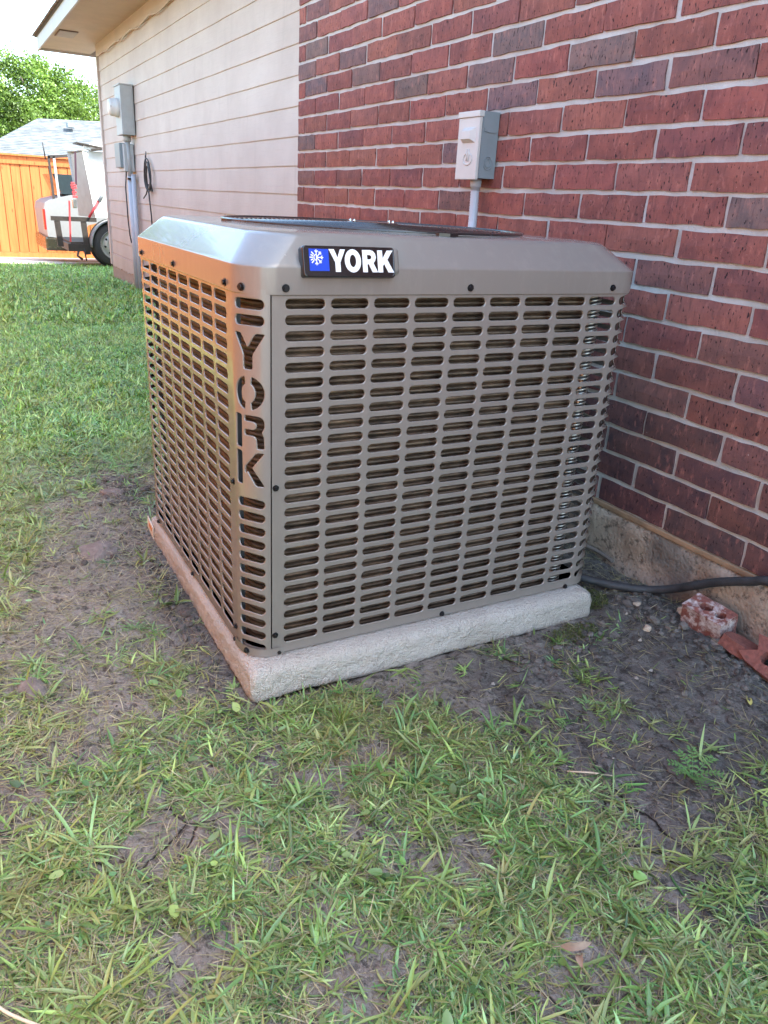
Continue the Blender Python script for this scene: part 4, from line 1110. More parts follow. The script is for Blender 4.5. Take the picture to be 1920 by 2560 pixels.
rock('clod', 'dark crumbly clod on the bare soil near the far pad corner', 'clod', (1.30, -1.20, gzs(1.3, -1.2)+.003), (.032, .04, .02), 3, M_STONE)
rock('clod', 'grey clod wedged between the lime stained brick and the dark red flake', 'clod', (2.893, -.098, .046), (.020, .018, .014), 4, M_STONE)
rock('pebble', 'tan pebble on the dark soil in front of the black hose', 'pebble', (2.745, -.175, gzs(2.745, -.175)+.004), (.012, .010, .008), 5, M_PEBBLE)
rock('pebble', 'flat cream pebble lying against the far side of the black hose', 'pebble', (2.66, -.130, gzs(2.66, -.13)+.006), (.008, .012, .004), 6, M_PEBBLE)
rock('pebble', 'pinkish brick chip beside the lime stained brick', 'pebble', (2.745, -.058, gzs(2.745, -.058)+.008), (.014, .012, .010), 8, M_PEBBLE)
# scattered crumbs and chips: nobody could count them
def crumbs():
    mbv, mbf, col = [], [], []
    N = 16000; xs = rng.uniform(.7, 3.6, N); ys = rng.uniform(-1.85, -.02, N)
    d = rough(xs, ys)*.6+wetmask(xs, ys)*.5; keep = rng.random(N) < d*.75
    keep &= ~((xs > PADX0-.01) & (xs < PADX1+.01) & (ys > PADY0-.01) & (ys < PADY1+.01))
    xs, ys = xs[keep], ys[keep]; zs = gz(xs, ys); r = rng.uniform(.0010, .0034, len(xs))*np.where(rng.random(len(xs)) < .12, 2.0, 1)
    base = np.array([[1, 0, 0], [-1, 0, 0], [0, 1, 0], [0, -1, 0], [0, 0, 1], [0, 0, -1]], float)
    f = np.array([[0, 2, 4], [2, 1, 4], [1, 3, 4], [3, 0, 4], [2, 0, 5], [1, 2, 5], [3, 1, 5], [0, 3, 5]])
    n = len(xs); V_ = base[None]*(1+rng.normal(0, .3, (n, 6, 1)))*r[:, None, None]*np.array([1, 1, .7]); V_ += np.stack([xs, ys, zs+r*.3], -1)[:, None]
    F_ = (f[None]+np.arange(n)[:, None, None]*6).reshape(-1, 3)
    c = np.where((rng.random(n) < .10)[:, None], np.array([[.5, .44, .38]]), np.array([[.07, .056, .048]])*rng.uniform(.6, 2.0, (n, 1)))
    C4 = np.concatenate([np.repeat(c, 6, 0), np.ones((n*6, 1))], 1)
    t = NT('soil crumbs'); a = t.n('Attribute', 0, p_attribute_name='tint'); g = t.noise(t.pos(), 350, 4, .7); mt = t.done(Base_Color=t.mix(t.math('MULTIPLY', g, .5), a, (.04, .034, .03)), Roughness=.95, Normal=t.bump(g, .003))
    o = link('soil_crumbs', npmesh('soil_crumbs', V_.reshape(-1, 3), F_, mt, False, {'tint': C4})); tag(o, kind='stuff')
crumbs()
def clods():
    r = np.random.default_rng(12); bm = bmesh.new(); bmesh.ops.create_icosphere(bm, subdivisions=2, radius=1); base = np.array([v.co for v in bm.verts]); f = np.array([[v.index for v in q.verts] for q in bm.faces]); bm.free()
    spots = []
    for cx, cy, rx, ry, n_ in ((1.28, -1.12, .28, .10, 150), (2.15, -1.20, .55, .022, 90), (2.70, -.30, .05, .16, 60), (2.72, -.52, .06, .05, 40), (2.86, -.12, .22, .05, 120), (3.02, -.18, .12, .08, 60), (2.62, -.10, .10, .05, 50), (1.9, -1.38, .5, .12, 60), (2.9, -.45, .25, .2, 50)):
        spots += [(cx+r.normal()*rx*.6, cy+r.normal()*ry*.6) for _ in range(n_)]
    spots = [p for p in spots if not (PADX0-.004 < p[0] < PADX1+.004 and PADY0-.004 < p[1] < PADY1+.004) and p[1] < -.03]
    V_, F_, C_ = [], [], []
    for i, (x, y) in enumerate(spots):
        sz = r.uniform(.003, .009)*(1.6 if r.random() < .12 else 1); w = 1+r.normal(0, .16, (len(base), 1)); ax = r.uniform(.7, 1.3, 3)*np.array([1, 1, .65])
        V_.append(base*w*sz*ax+np.array([x, y, gzs(x, y)+sz*.25])); F_.append(f+i*len(base)); k = r.uniform(.09, .24); C_.append(np.tile([k, k*.9, k*.8, 1], (len(base), 1)))
    o = link('soil_clods', npmesh('soil_clods', np.vstack(V_), np.vstack(F_), bpy.data.materials['soil crumbs'], False, {'tint': np.vstack(C_)})); tag(o, kind='stuff')
clods()
def leafmesh(name, label, cat, loc, rot, L_, W_, mat, curl=.01):
    m = MB(); n = 9; rows = []
    for i in range(n+1):
        t_ = i/n; w_ = W_*math.sin(PI*min(1, t_*.92+.06))**.8*(1+.15*math.sin(9*t_)); x = L_*t_; z = curl*math.sin(PI*t_)
        rows += [(x, -w_, z+.4*w_+rnd.uniform(0, .002)), (x, 0, z), (x, w_, z+.35*w_+rnd.uniform(0, .002))]
    m.add(rows, [(i*3+j, i*3+3+j, i*3+4+j, i*3+1+j) for i in range(n) for j in range(2)], True)
    m.tube([(-.012, 0, 0), (0, 0, .001)], .0008, 5)
    me = m.mesh(name, mat); o = link(name, me); o.location = loc; o.rotation_euler = rot; return tag(o, label, cat)
leafmesh('dry_leaf', 'dry tan curled leaf half hidden in the grass at the lower right', 'leaf', (3.338, -.962, .022), (.9, -.3, 1.0), .042, .006, M_DEADLEAF)
leafmesh('dry_leaf', 'smaller pinkish brown leaf just below the curled tan leaf', 'leaf', (3.375, -.955, .018), (-.7, .2, 2.2), .022, .006, M_DEADLEAF)
leafmesh('dry_leaf', 'yellowish leaf lying on the dark soil below the broken bricks', 'leaf', (3.055, -.20, gzs(3.055, -.2)+.006), (.2, .1, -.6), .022, .006, simple('yellow green leaf', (.45, .42, .12), .6), .004)
m = MB(); m.tube([(3.046, -.694, gzs(3.046, -.694)+.010), (3.07, -.66, gzs(3.07, -.66)+.011), (3.092, -.624, gzs(3.092, -.624)+.009)], [.0014, .0020, .0012], 6)
tag(m.build('straw_stem', M_STRAW), 'single pale straw stem lying across the dark soil right of centre', 'straw')
m = MB(); m.tube(smooth_path([(2.30, -.04, .055), (2.36, -.022, .060), (2.42, -.018, .058), (2.455, -.02, .055)]), [.006]*24+[.004], 7)
tag(m.build('twig', simple('grey bark twig', (.16, .13, .11), .9, var=.3, bump=.002)), 'grey twig lying between the concrete pad and the foundation', 'twig')
m = MB(); m.tube(smooth_path([(3.02, -1.69, .02), (3.06, -1.675, .035), (3.10, -1.655, .022), (3.15, -1.60, .012)]), .0022, 6)
tag(m.build('straw_stem', M_STRAW), 'curved pale dead stem in the bottom left corner of the lawn', 'straw')

# ------------------------------------------------------------------ grass
LINE = np.array([(2.55, -1.16), (2.62, -.93), (2.66, -.86), (2.76, -.79), (2.89, -.72), (3.08, -.70), (3.23, -.69), (3.37, -.73), (3.48, -.76), (3.8, -.8)])
def gdensity(x, y):
    ly = np.interp(x, LINE[:, 0], LINE[:, 1])
    ly = ly+(fbm(x, y, 14, 3, 91)-.5)*.16
    d = np.where(x > 2.55, sstep(.05, -.07, y-ly), 1.0)
    # right of the pad: only tufts
    d = np.where((x > 2.6) & (y > ly), np.maximum(d, .012+.15*sstep(.60, .72, fbm(x, y, 16, 2, 93))*(y < -.2)), d)
    for cx, cy, r, a in ((2.685, -.42, .03, .8), (2.80, -.44, .03, .6), (2.935, -.465, .05, .5), (2.72, -.29, .03, .5), (3.13, -.69, .05, .7), (3.01, -.715, .05, .6), (3.10, -.27, .04, .5), (2.9, -.62, .05, .35), (2.64, -.55, .03, .3)):
        d = np.maximum(d, a*gauss(x, y, cx, cy, r, r))
    # right margin lawn
    rl = np.interp(y, [-1.2, -.70, -.6, -.45, -.2, 0], [3.0, 3.30, 3.20, 3.15, 3.18, 3.25])
    d = np.maximum(d, sstep(0, .12, x-rl)*.9)
    d = d*(1-.75*gauss(x, y, 3.36, -.62, .10, .045))
    # left of the pad: worn
    worn = .93*gauss(x, y, 1.28, -1.12, .44, .24)+.92*gauss(x, y, 1.95, -1.32, .50, .19)+.72*gauss(x, y, 2.05, -1.50, .38, .16)+.8*gauss(x, y, 2.30, -1.20, .45, .055)+.5*gauss(x, y, 2.5, -1.42, .14, .1)
    d = d*(1-np.clip(worn, 0, .96))
    for cx, cy, r in ((2.757, -1.547, .05), (3.156, -1.456, .06), (3.28, -1.234, .05), (3.04, -1.085, .06), (3.14, -.949, .05), (2.60, -1.33, .06), (2.85, -.98, .05), (2.75, -1.3, .04), (3.31, -1.03, .03)):
        d = d*(1-.8*gauss(x, y, cx, cy, r, r*.7))
    pt = (.14+.86*sstep(.31, .50, fbm(x, y, 10, 3, 77)))*(.5+.5*sstep(.3, .5, fbm(x, y, 28, 2, 78)))
    lush = sstep(1.45, .55, x)
    d = d*(pt*(1-lush)+lush*(.6+.4*sstep(.3, .5, fbm(x, y, 6, 3, 79))))
    d = d*np.where(x > 0, sstep(0, .03, -y), sstep(.56, .5, y)+(x < -8.4))
    d = np.where((x > PADX0-.02) & (x < PADX1+.012) & (y > PADY0-.012) & (y < PADY1+.02), 0, d)
    d = np.where((x > 1.3) & (x < 2.62) & (y > -.3), 0, d)
    return d
def blades(px, py, yaw, lean, length, width, bend, col, segs=4, three=False, zoff=0):
    """curved tapering blades; returns verts, quads, colours"""
    n = len(px); k = segs+1; t = np.linspace(0, 1, k)[None]
    ang = lean[:, None]+bend[:, None]*t                       # angle from vertical along the blade
    ds = length[:, None]/segs
    hx = np.concatenate([np.zeros((n, 1)), np.cumsum(np.sin(ang[:, 1:])*ds, 1)], 1)
    hz = np.concatenate([np.zeros((n, 1)), np.cumsum(np.cos(ang[:, 1:])*ds, 1)], 1)
    side = rng.normal(0, .12, n)[:, None]*t**2*length[:, None]
    X_ = px[:, None]+hx*np.cos(yaw)[:, None]-side*np.sin(yaw)[:, None]; Y_ = py[:, None]+hx*np.sin(yaw)[:, None]+side*np.cos(yaw)[:, None]
    Z0 = gz(px, py)+zoff; Z_ = Z0[:, None]+hz
    Z_ = np.maximum(Z_, Z0[:, None]+.001+.003*rng.random((n, 1)))
    w = width[:, None]*(np.clip(.55+1.6*t, 0, 1)*np.clip((1-t)*1.9, 0, 1)**.75+.02)
    roll_ = rng.normal(0, .45, n)[:, None]
    ux, uy, uz = -np.sin(yaw)[:, None]*np.cos(roll_), np.cos(yaw)[:, None]*np.cos(roll_), np.sin(roll_)+0*t
    ux = ux+0*t; uy = uy+0*t
    A_ = np.stack([X_-ux*w, Y_-uy*w, Z_-uz*w*.6], -1); B_ = np.stack([X_+ux*w, Y_+uy*w, Z_+uz*w*.6], -1)
    if three:
        C_ = np.stack([X_, Y_, Z_-w*.45], -1); V_ = np.stack([A_, C_, B_], 2); m_ = 3
    else: V_ = np.stack([A_, B_], 2); m_ = 2
    V_ = V_.reshape(n*k*m_, 3)
    q = []
    for s in range(segs):
        for j in range(m_-1): q.append([s*m_+j, s*m_+j+1, (s+1)*m_+j+1, (s+1)*m_+j])
    F_ = (np.array(q)[None]+(np.arange(n)*k*m_)[:, None, None]).reshape(-1, 4)
    shade = (.78+.32*t)[:, :, None]
    C4 = np.ones((n, k, m_, 4)); C4[..., :3] = col[:, None, None, :]*(1-.0*shade[..., None])
    # real straw coloured bases and tips on some blades
    tip = (rng.random(n) < .22)[:, None]*np.clip((t-.7)/.3, 0, 1); C4[..., :3] = C4[..., :3]*(1-tip[..., None, None])+np.array([.34, .27, .12])*tip[..., None, None]
    bs = (rng.random(n) < .5)[:, None]*np.clip((.25-t)/.25, 0, 1)*.7; C4[..., :3] = C4[..., :3]*(1-bs[..., None, None])+np.array([.26, .24, .12])*bs[..., None, None]
    return V_, F_, C4.reshape(-1, 4)
PAL = np.array([(.11, .24, .06), (.15, .30, .075), (.09, .21, .075), (.21, .33, .085), (.14, .27, .11), (.27, .36, .11), (.055, .13, .045), (.20, .35, .15), (.29, .42, .17), (.05, .11, .04)])
def pick(n, region=0.0, yellow=None):
    c = PAL[rng.integers(0, len(PAL), n)]*rng.uniform(.85, 2.35, (n, 1))
    if yellow is not None: c = c*(1-yellow[:, None])+np.array([.46, .43, .17])*yellow[:, None]
    return c
def scatter(x0, x1, y0, y1, n, dens=gdensity):
    xs = rng.uniform(x0, x1, n); ys = rng.uniform(y0, y1, n); k = rng.random(n) < dens(xs, ys); return xs[k], ys[k]
def grass_patch(name, x0, x1, y0, y1, tufts, per, lenr, widr, segs, three, singles=0, straw=0, flat=.9, big=0):
    Vs, Fs, Cs, b_ = [], [], [], 0
    def put(r):
        nonlocal b_
        Vs.append(r[0]); Fs.append(r[1]+b_); Cs.append(r[2]); b_ += len(r[0])
    tx, ty = scatter(x0, x1, y0, y1, tufts)
    cnt = rng.integers(per[0], per[1], len(tx)); ti = np.repeat(np.arange(len(tx)), cnt); n = len(ti)
    tsc = rng.lognormal(0, .28, len(tx)); tyw = np.clip(rng.normal(.18, .22, len(tx))+.35*sstep(.5, .7, fbm(tx, ty, 4, 2, 5))+.2*sstep(-1.25, -1.6, ty), 0, .9)*(.6+.4*sstep(.5, 1.7, tx))
    tcol = pick(len(tx), 0, tyw)*(1+.28*sstep(1.0, .3, tx))[:, None]
    yaw = rng.uniform(0, 2*PI, n); px = tx[ti]+rng.normal(0, .006, n); py = ty[ti]+rng.normal(0, .006, n)
    lean = np.clip(rng.normal(flat, .35, n), .05, 1.5); length = rng.uniform(*lenr, n)*tsc[ti]; width = rng.uniform(*widr, n)*np.sqrt(tsc[ti])
    col = tcol[ti]*rng.uniform(.8, 1.2, (n, 1))
    put(blades(px, py, yaw, lean, length, width/2, rng.uniform(.1, 1.0, n), col, segs, three))
    if singles:
        px, py = scatter(x0, x1, y0, y1, singles); n = len(px)
        put(blades(px, py, rng.uniform(0, 2*PI, n), np.clip(rng.normal(1.15, .3, n), .2, 1.55), rng.uniform(lenr[0]*.6, lenr[1]*.9, n), rng.uniform(widr[0]*.5, widr[1]*.8, n)/2, rng.uniform(0, .5, n), pick(n, 0, np.clip(rng.normal(.2, .25, n), 0, 1)), segs, False))
    if straw:
        px, py = scatter(x0, x1, y0, y1, straw, lambda a, c: np.clip(gdensity(a, c)*.8+.22*(a < 2.6)+.10, 0, 1)*(.25+.75*sstep(.2, 1.6, a))*(~((a > PADX0-.02) & (a < PADX1+.012) & (c > PADY0-.012) & (c < PADY1+.02))))
        n = len(px); base = np.array([[.50, .41, .26], [.62, .53, .36], [.34, .26, .17], [.46, .41, .20]])[rng.integers(0, 4, n)]
        put(blades(px, py, rng.uniform(0, 2*PI, n), np.clip(rng.normal(1.4, .15, n), 1, 1.57), rng.uniform(.02, .06, n), rng.uniform(.0008, .0018, n)/2, rng.uniform(-.1, .2, n), base*rng.uniform(.7, 1.2, (n, 1)), 3, False, .002))
    if big:
        tx, ty = scatter(x0, x1, y0, y1, big); cnt = rng.integers(4, 9, len(tx)); ti = np.repeat(np.arange(len(tx)), cnt); n = len(ti)
        tcol = np.array([(.25, .40, .11), (.18, .35, .12), (.33, .45, .14)])[rng.integers(0, 3, len(tx))]
        put(blades(tx[ti]+rng.normal(0, .005, n), ty[ti]+rng.normal(0, .005, n), rng.uniform(0, 2*PI, n), np.clip(rng.normal(.95, .3, n), .1, 1.45), rng.uniform(.03, .08, n), rng.uniform(.004, .0075, n)/2, rng.uniform(.2, .9, n), tcol[ti]*rng.uniform(.8, 1.2, (n, 1)), 6, True))
    V_ = np.vstack(Vs); F_ = np.vstack(Fs); C_ = np.vstack(Cs)
    o = link(name, npmesh(name, V_, F_, M_GRASS, True, {'tint': C_})); tag(o, kind='stuff')
grass_patch('lawn_grass', 2.15, 3.72, -1.86, -.02, 12500, (6, 13), (.014, .046), (.0018, .0052), 4, True, 46000, 60000, 1.18, 480)
grass_patch('lawn_grass', .6, 2.15, -1.86, -.9, 9000, (6, 12), (.016, .045), (.002, .005), 4, False, 26000, 44000, 1.15, 160)
grass_patch('lawn_grass', -3.2, .6, -1.75, .5, 30000, (5, 9), (.022, .05), (.0038, .007), 3, False, 26000, 16000, 1.0)
grass_patch('lawn_grass', -11.3, -3.2, -1.8, 1.3, 34000, (4, 7), (.03, .065), (.009, .016), 2, False, 0, 0, .7)
# sunlit strip by the side fence
grass_patch('lawn_grass', -9.5, 4.3, -2.25, -1.86, 9000, (4, 7), (.04, .09), (.008, .014), 2, False, 0, 0, .7)
# clover-like round leaves
def roundleaves():
    N = 900; xs, ys = scatter(2.0, 3.7, -1.8, -.1, N, lambda a, b_: gdensity(a, b_)*.5); n = len(xs); zs = gz(xs, ys)+rng.uniform(.006, .022, n)
    r = rng.uniform(.004, .0095, n); k = 8; an = np.linspace(0, 2*PI, k, endpoint=False)[None]; yw = rng.uniform(0, 6.28, n)[:, None]
    lx_ = np.cos(an)*1.25*(1+.12*np.cos(3*an)); ly_ = np.sin(an)*.85; tx_ = rng.normal(0, .3, n)[:, None]; ty_ = rng.normal(0, .3, n)[:, None]
    X_ = xs[:, None]+r[:, None]*(lx_*np.cos(yw)-ly_*np.sin(yw)); Y_ = ys[:, None]+r[:, None]*(lx_*np.sin(yw)+ly_*np.cos(yw)); Z_ = zs[:, None]+r[:, None]*(lx_*tx_+ly_*ty_)+r[:, None]*.25
    V_ = np.concatenate([np.stack([X_, Y_, Z_], -1), np.stack([xs, ys, zs], -1)[:, None]], 1)
    f = np.array([[i, (i+1) % k, k] for i in range(k)]); F_ = (f[None]+(np.arange(n)*(k+1))[:, None, None]).reshape(-1, 3)
    c = pick(n, 0, np.clip(rng.normal(.15, .15, n), 0, .6)); C_ = np.concatenate([np.repeat(c, k+1, 0), np.ones((n*(k+1), 1))], 1)
    o = link('broadleaf_weeds', npmesh('broadleaf_weeds', V_.reshape(-1, 3), F_, M_GRASS, True, {'tint': C_})); tag(o, kind='stuff')
roundleaves()
def plant(name, label, cat, cx, cy, n, ln, wd, lean, col, group=None, three=True):
    xs = np.full(n, cx)+rng.normal(0, .004, n); ys = np.full(n, cy)+rng.normal(0, .004, n)
    c = np.tile(np.array(col), (n, 1))*rng.uniform(.8, 1.2, (n, 1))
    V_, F_, C_ = blades(xs, ys, rng.uniform(0, 2*PI, n), np.clip(rng.normal(lean, .3, n), .02, 1.4), rng.uniform(*ln, n), rng.uniform(*wd, n)/2, rng.uniform(.2, .9, n), c, 6, three)
    org = np.array([cx, cy, gzs(cx, cy)]); o = link(name, npmesh(name, V_-org, F_, M_GRASS, True, {'tint': C_})); o.location = org; tag(o, label, cat, group)
plant('grass_tuft', 'tall bright yellow green grass tuft just in front of the near pad corner', 'grass tuft', 2.742, -1.02, 26, (.05, .085), (.002, .0035), .22, (.17, .26, .05))
plant('grass_tuft', 'lone grass tuft on bare soil under the right end of the concrete pad', 'grass tuft', 2.690, -.415, 9, (.03, .055), (.004, .006), .8, (.13, .22, .06))
plant('grass_tuft', 'small upright grass tuft right of the pad corner beside the moss', 'grass tuft', 2.705, -.29, 7, (.025, .045), (.003, .005), .5, (.12, .22, .07))
plant('grass_tuft', 'sparse grass tuft in the middle of the dark bare soil', 'grass tuft', 2.83, -.42, 9, (.03, .05), (.003, .005), 1.0, (.14, .20, .06))
plant('grass_tuft', 'broad bladed grass sprig growing at the middle of the pad left edge', 'grass tuft', 2.14, -1.20, 9, (.035, .06), (.007, .010), .8, (.16, .26, .07))
plant('grass_tuft', 'broad bladed grass sprig near the far end of the pad left edge', 'grass tuft', 1.88, -1.215, 7, (.04, .07), (.007, .010), .7, (.20, .28, .07))
# fern-like weed
def fern():
    cx, cy = 3.158, -.482; e = empty('fern_weed', 'feathery bright green weed with small leaflets growing on the dark soil', 'weed', (cx, cy, gzs(cx, cy)))
    for k in range(8):
        a = 2*PI*k/8+rnd.uniform(-.2, .2); m = MB(); ln = rnd.uniform(.04, .06); pts = []
        for i in range(8): t_ = i/7; pts.append((cx+math.cos(a)*ln*t_, cy+math.sin(a)*ln*t_, gzs(cx, cy)+.004+.025*math.sin(PI*.6*t_)))
        m.tube(pts, .0007, 4)
        for i in range(1, 8):
            for sg in (1, -1):
                p = Vector(pts[i]); d = Vector((math.cos(a+sg*1.2), math.sin(a+sg*1.2), .1)); w_ = Vector((math.cos(a), math.sin(a), .2)); l_ = .011
                m.add([p, p+d*l_*.5+w_*.0028, p+d*l_, p+d*l_*.5-w_*.0028], [(0, 1, 2, 3)])
        m.build('frond', simple('fern green', (.12, .24, .07), .5) if k == 0 else bpy.data.materials['fern green'], e)
fern()
# moss patch
def moss():
    n = 2600; a = rng.uniform(0, 2*PI, n); r = np.sqrt(rng.random(n)); xs = 2.655+r*np.cos(a)*.035; ys = -.33+r*np.sin(a)*.07
    k = rng.random(n) < .5; xs[k] = 2.56+r[k]*np.cos(a[k])*.05; ys[k] = -.19+r[k]*np.sin(a[k])*.035
    V_, F_, C_ = blades(xs, ys, rng.uniform(0, 6.28, n), rng.uniform(.1, .9, n), rng.uniform(.004, .010, n), np.full(n, .0010), rng.uniform(0, .5, n), np.array([[.085, .11, .02]])*rng.uniform(.6, 1.5, (n, 1)), 2, False)
    tag(link('moss', npmesh('moss', V_, F_, M_GRASS, True, {'tint': C_})), kind='stuff')
moss()

# ------------------------------------------------------------------ fences
def farfence():
    fx = -15.2; e = empty('wood_fence', 'tall orange cedar board fence behind the truck at the end of the yard', 'fence', (fx, 0, -.56))
    pitch = .1857; m0 = MB(); m0.bbox((fx-.010, 0, -.41), (fx+.010, .1735, 1.42), .004); me = m0.mesh('board', M_WOOD, (fx, 0, -.56))
    y = -2.4
    while y < 5.0:
        o = link('board', me, e); o.location = (rnd.uniform(-.004, .004), y+rnd.uniform(-.001, .001), 0); y += pitch
    m = MB(); m.box((fx-.03, -2.4, -.40), (fx-.0145, 5, 1.415)); m.build('backing', simple('gap shadow backing', (.10, .05, .025), .9), e)  # dark sheet added behind the boards so the gaps read as shadow
    m = MB(); m.box((fx-.03, -2.4, 1.42), (fx+.03, 5, 1.50)); m.build('top_rail', M_WOOD, e)
    m = MB(); m.box((fx-.06, -2.4, 1.502), (fx+.07, 5, 1.536)); m.build('cap_board', M_WOOD, e)
    m = MB(); m.box((fx-.02, -2.4, -.558), (fx+.035, 5, -.413)); m.build('kick_board', M_WOOD, e)
    m = MB(); m.box((fx+.0145, -2.4, 1.345), (fx+.032, 5, 1.419)); m.build('trim_board', M_WOOD, e)
farfence()
def sidefence():
    fy = -2.28; e = empty('side_fence', 'orange cedar board fence running parallel to the house beside the lawn', 'fence', (-4, fy, 0))
    m = MB(); x = -14.1
    while x < 4.3:
        z = gzs(x, -2.0); m.box((x, fy-.01, z-.05), (x+.17, fy+.01, z+1.80)); x += .176
    tag(m.build('boards', M_WOOD, e), kind='stuff')
sidefence()

# ------------------------------------------------------------------ vehicles
def wheel(parent, cx, cy, cz, R_, w_, face=1, name='wheel'):
    m = MB(); prof = [(0, R_*.64), (0, R_*.72), (.015, R_*.93), (.04, R_*.99), (w_/2, R_), (w_-.04, R_*.99), (w_-.015, R_*.93), (w_, R_*.7)]
    m.loft([[(cx-d, cy+r*math.cos(a), cz+r*math.sin(a)) for a in [2*PI*i/40 for i in range(40)]] for d, r in prof], True)
    for k in range(40):
        a = 2*PI*k/40; c_, s_ = math.cos(a), math.sin(a)
    t_ = m.build(name, M_TYRE, parent)
    m = MB(); rp = [(-.004, R_*.655), (.0, R_*.67), (.02, R_*.62), (.055, R_*.58), (.06, R_*.50), (.035, R_*.42), (.03, R_*.30), (.05, R_*.22), (.05, R_*.02)]
    m.loft([[(cx-d, cy+r*math.cos(a), cz+r*math.sin(a)) for a in [2*PI*i/40 for i in range(40)]] for d, r in rp], True, False, True); rim = m.build('rim', M_RIM, t_)
    for k in range(8):
        a = 2*PI*k/8+.2; q = R_*.44; m = MB()
        m.tube([(cx-.040, cy+q*math.cos(a), cz+q*math.sin(a)), (cx-.028, cy+q*math.cos(a), cz+q*math.sin(a))], R_*.052, 10); m.build('vent_hole', M_BLACK, t_)
    m = MB(); m.tube([(cx-.05, cy, cz), (cx+.03, cy, cz)], [R_*.13, R_*.10], 16); m.build('hub', M_GREYBOX, t_)
    return t_
def trailer():
    tx = -10.72; e = empty('utility_trailer', 'utility trailer with steel side rail, fender and white steel wheel beside the house corner', 'trailer', (tx, .7, -.28))
    m = MB(); m.box((tx-.05, .02, .43), (tx, .74, .50)); m.build('top_rail', M_FRAME, e)
    m = MB(); m.box((tx-.05, .25, -.05), (tx+.01, 3.2, .07)); m.box((tx-1.5, .25, -.05), (tx-1.44, 3.2, .07)); m.box((tx-1.44, .25, -.05), (tx-.051, .31, .07)); m.build('frame_rail', M_FRAME, e)
    for y in (.08, .50):
        m = MB(); m.box((tx-.045, y, -.10+.12*(y < .3)), (tx-.005, y+.09, .43), Matrix.Rotation(.06, 3, 'X')); m.build('stake_post', M_FRAME, e)
    m = MB(); m.box((tx-1.44, .3, .071), (tx-.051, 3.2, .10)); m.build('deck', M_FRAME, e)
    m = MB(); 
    for a0, a1, r0, r1 in ((-.1, PI+.1, .40, .42),):
        L0 = [[(tx+.17-d, 1.02+r*math.cos(a), .07+r*math.sin(a)) for d, r in ((0, r0), (0, r1), (.24, r1), (.24, r0))] for a in [a0+(a1-a0)*i/20 for i in range(21)]]
        m.loft(L0, True, True, True)
    m.build('fender', M_TRUCK, e)
    m = MB(); m.tube([(tx-.07, 1.0, .085), (tx-.06, 1.0, .085)], .41, 32); m.build('wheel_well', M_BLACK, e)
    wheel(e, tx+.15, .985, .075, .355, .2)
    m = MB(); m.tube([(tx-.03, .42, -.02), (tx+.03, .38, -.12), (tx+.03, .46, -.18)], .02, 8); m.tube([(tx, .5, .0), (tx+.02, .52, -.2)], .012, 6); m.build('hitch_chain', M_BLACK, e)
trailer()
def truck():
    tx = -12.45; e = empty('pickup_truck', 'silver pickup truck parked behind the trailer with red tail lamp at its left end', 'pickup truck', (tx, 1.5, -.37))
    prof = [(.13, .08), (.10, .55), (.13, .66), (.22, .72), (.6, .82), (3.0, .84), (3.2, .84), (3.4, .3), (3.4, .0), (1.9, -.02), (1.8, .35), (1.3, .42), (.85, .3), (.75, .02)]
    m = MB(); m.prism([(y, z) for y, z in prof], 0, tx-1.6, tx); m.build('bed', M_TRUCK, e)
    m = MB(); m.prism([(3.2, .84), (3.25, 1.45), (4.9, 1.45), (5.4, .9), (6.6, .82), (6.7, .1), (3.42, .1)], 0, tx-1.78, tx-.02); m.build('cab', M_TRUCK, e)
    m = MB(); m.bbox((tx-.12, .090, .20), (tx+.008, .122, .56), .008); m.build('tail_light', M_RED, e)
    m = MB(); m.bbox((tx-1.8, .08, -.17), (tx-.0, .85, .075), .04); m.build('bumper', simple('chrome brown bumper', (.12, .11, .08), .25, metal=.8), e)
    m = MB(); m.prism([(.45, .83), (.32, 1.17), (3.1, 1.17), (3.1, .85)], 0, tx-1.7, tx-.1); cp = m.build('tonneau_cage', M_GLASS, e)
    for y in (.27, .36):
        m = MB(); m.box((tx-.06, y, .70), (tx-.02, y+.04, 1.46), Matrix.Rotation(.03, 3, 'X')); m.build('rack_post', M_FRAME if y < .3 else M_GREYBOX, e)
    m = MB(); m.box((tx-.07, .27, 1.42), (tx-.02, 1.2, 1.47), Matrix.Rotation(.12, 3, 'X'), (tx, .27, 1.45)); m.build('rack_rail', M_FRAME, e)
    m = MB(); m.tube([(tx, .22, 1.40), (tx, .20, 1.68)], .012, 6); m.build('antenna', M_BLACK, e)
    wheel(e, tx+.02, 1.35, -.02, .36, .22); wheel(e, tx+.02, 5.4, -.02, .36, .22)
truck()
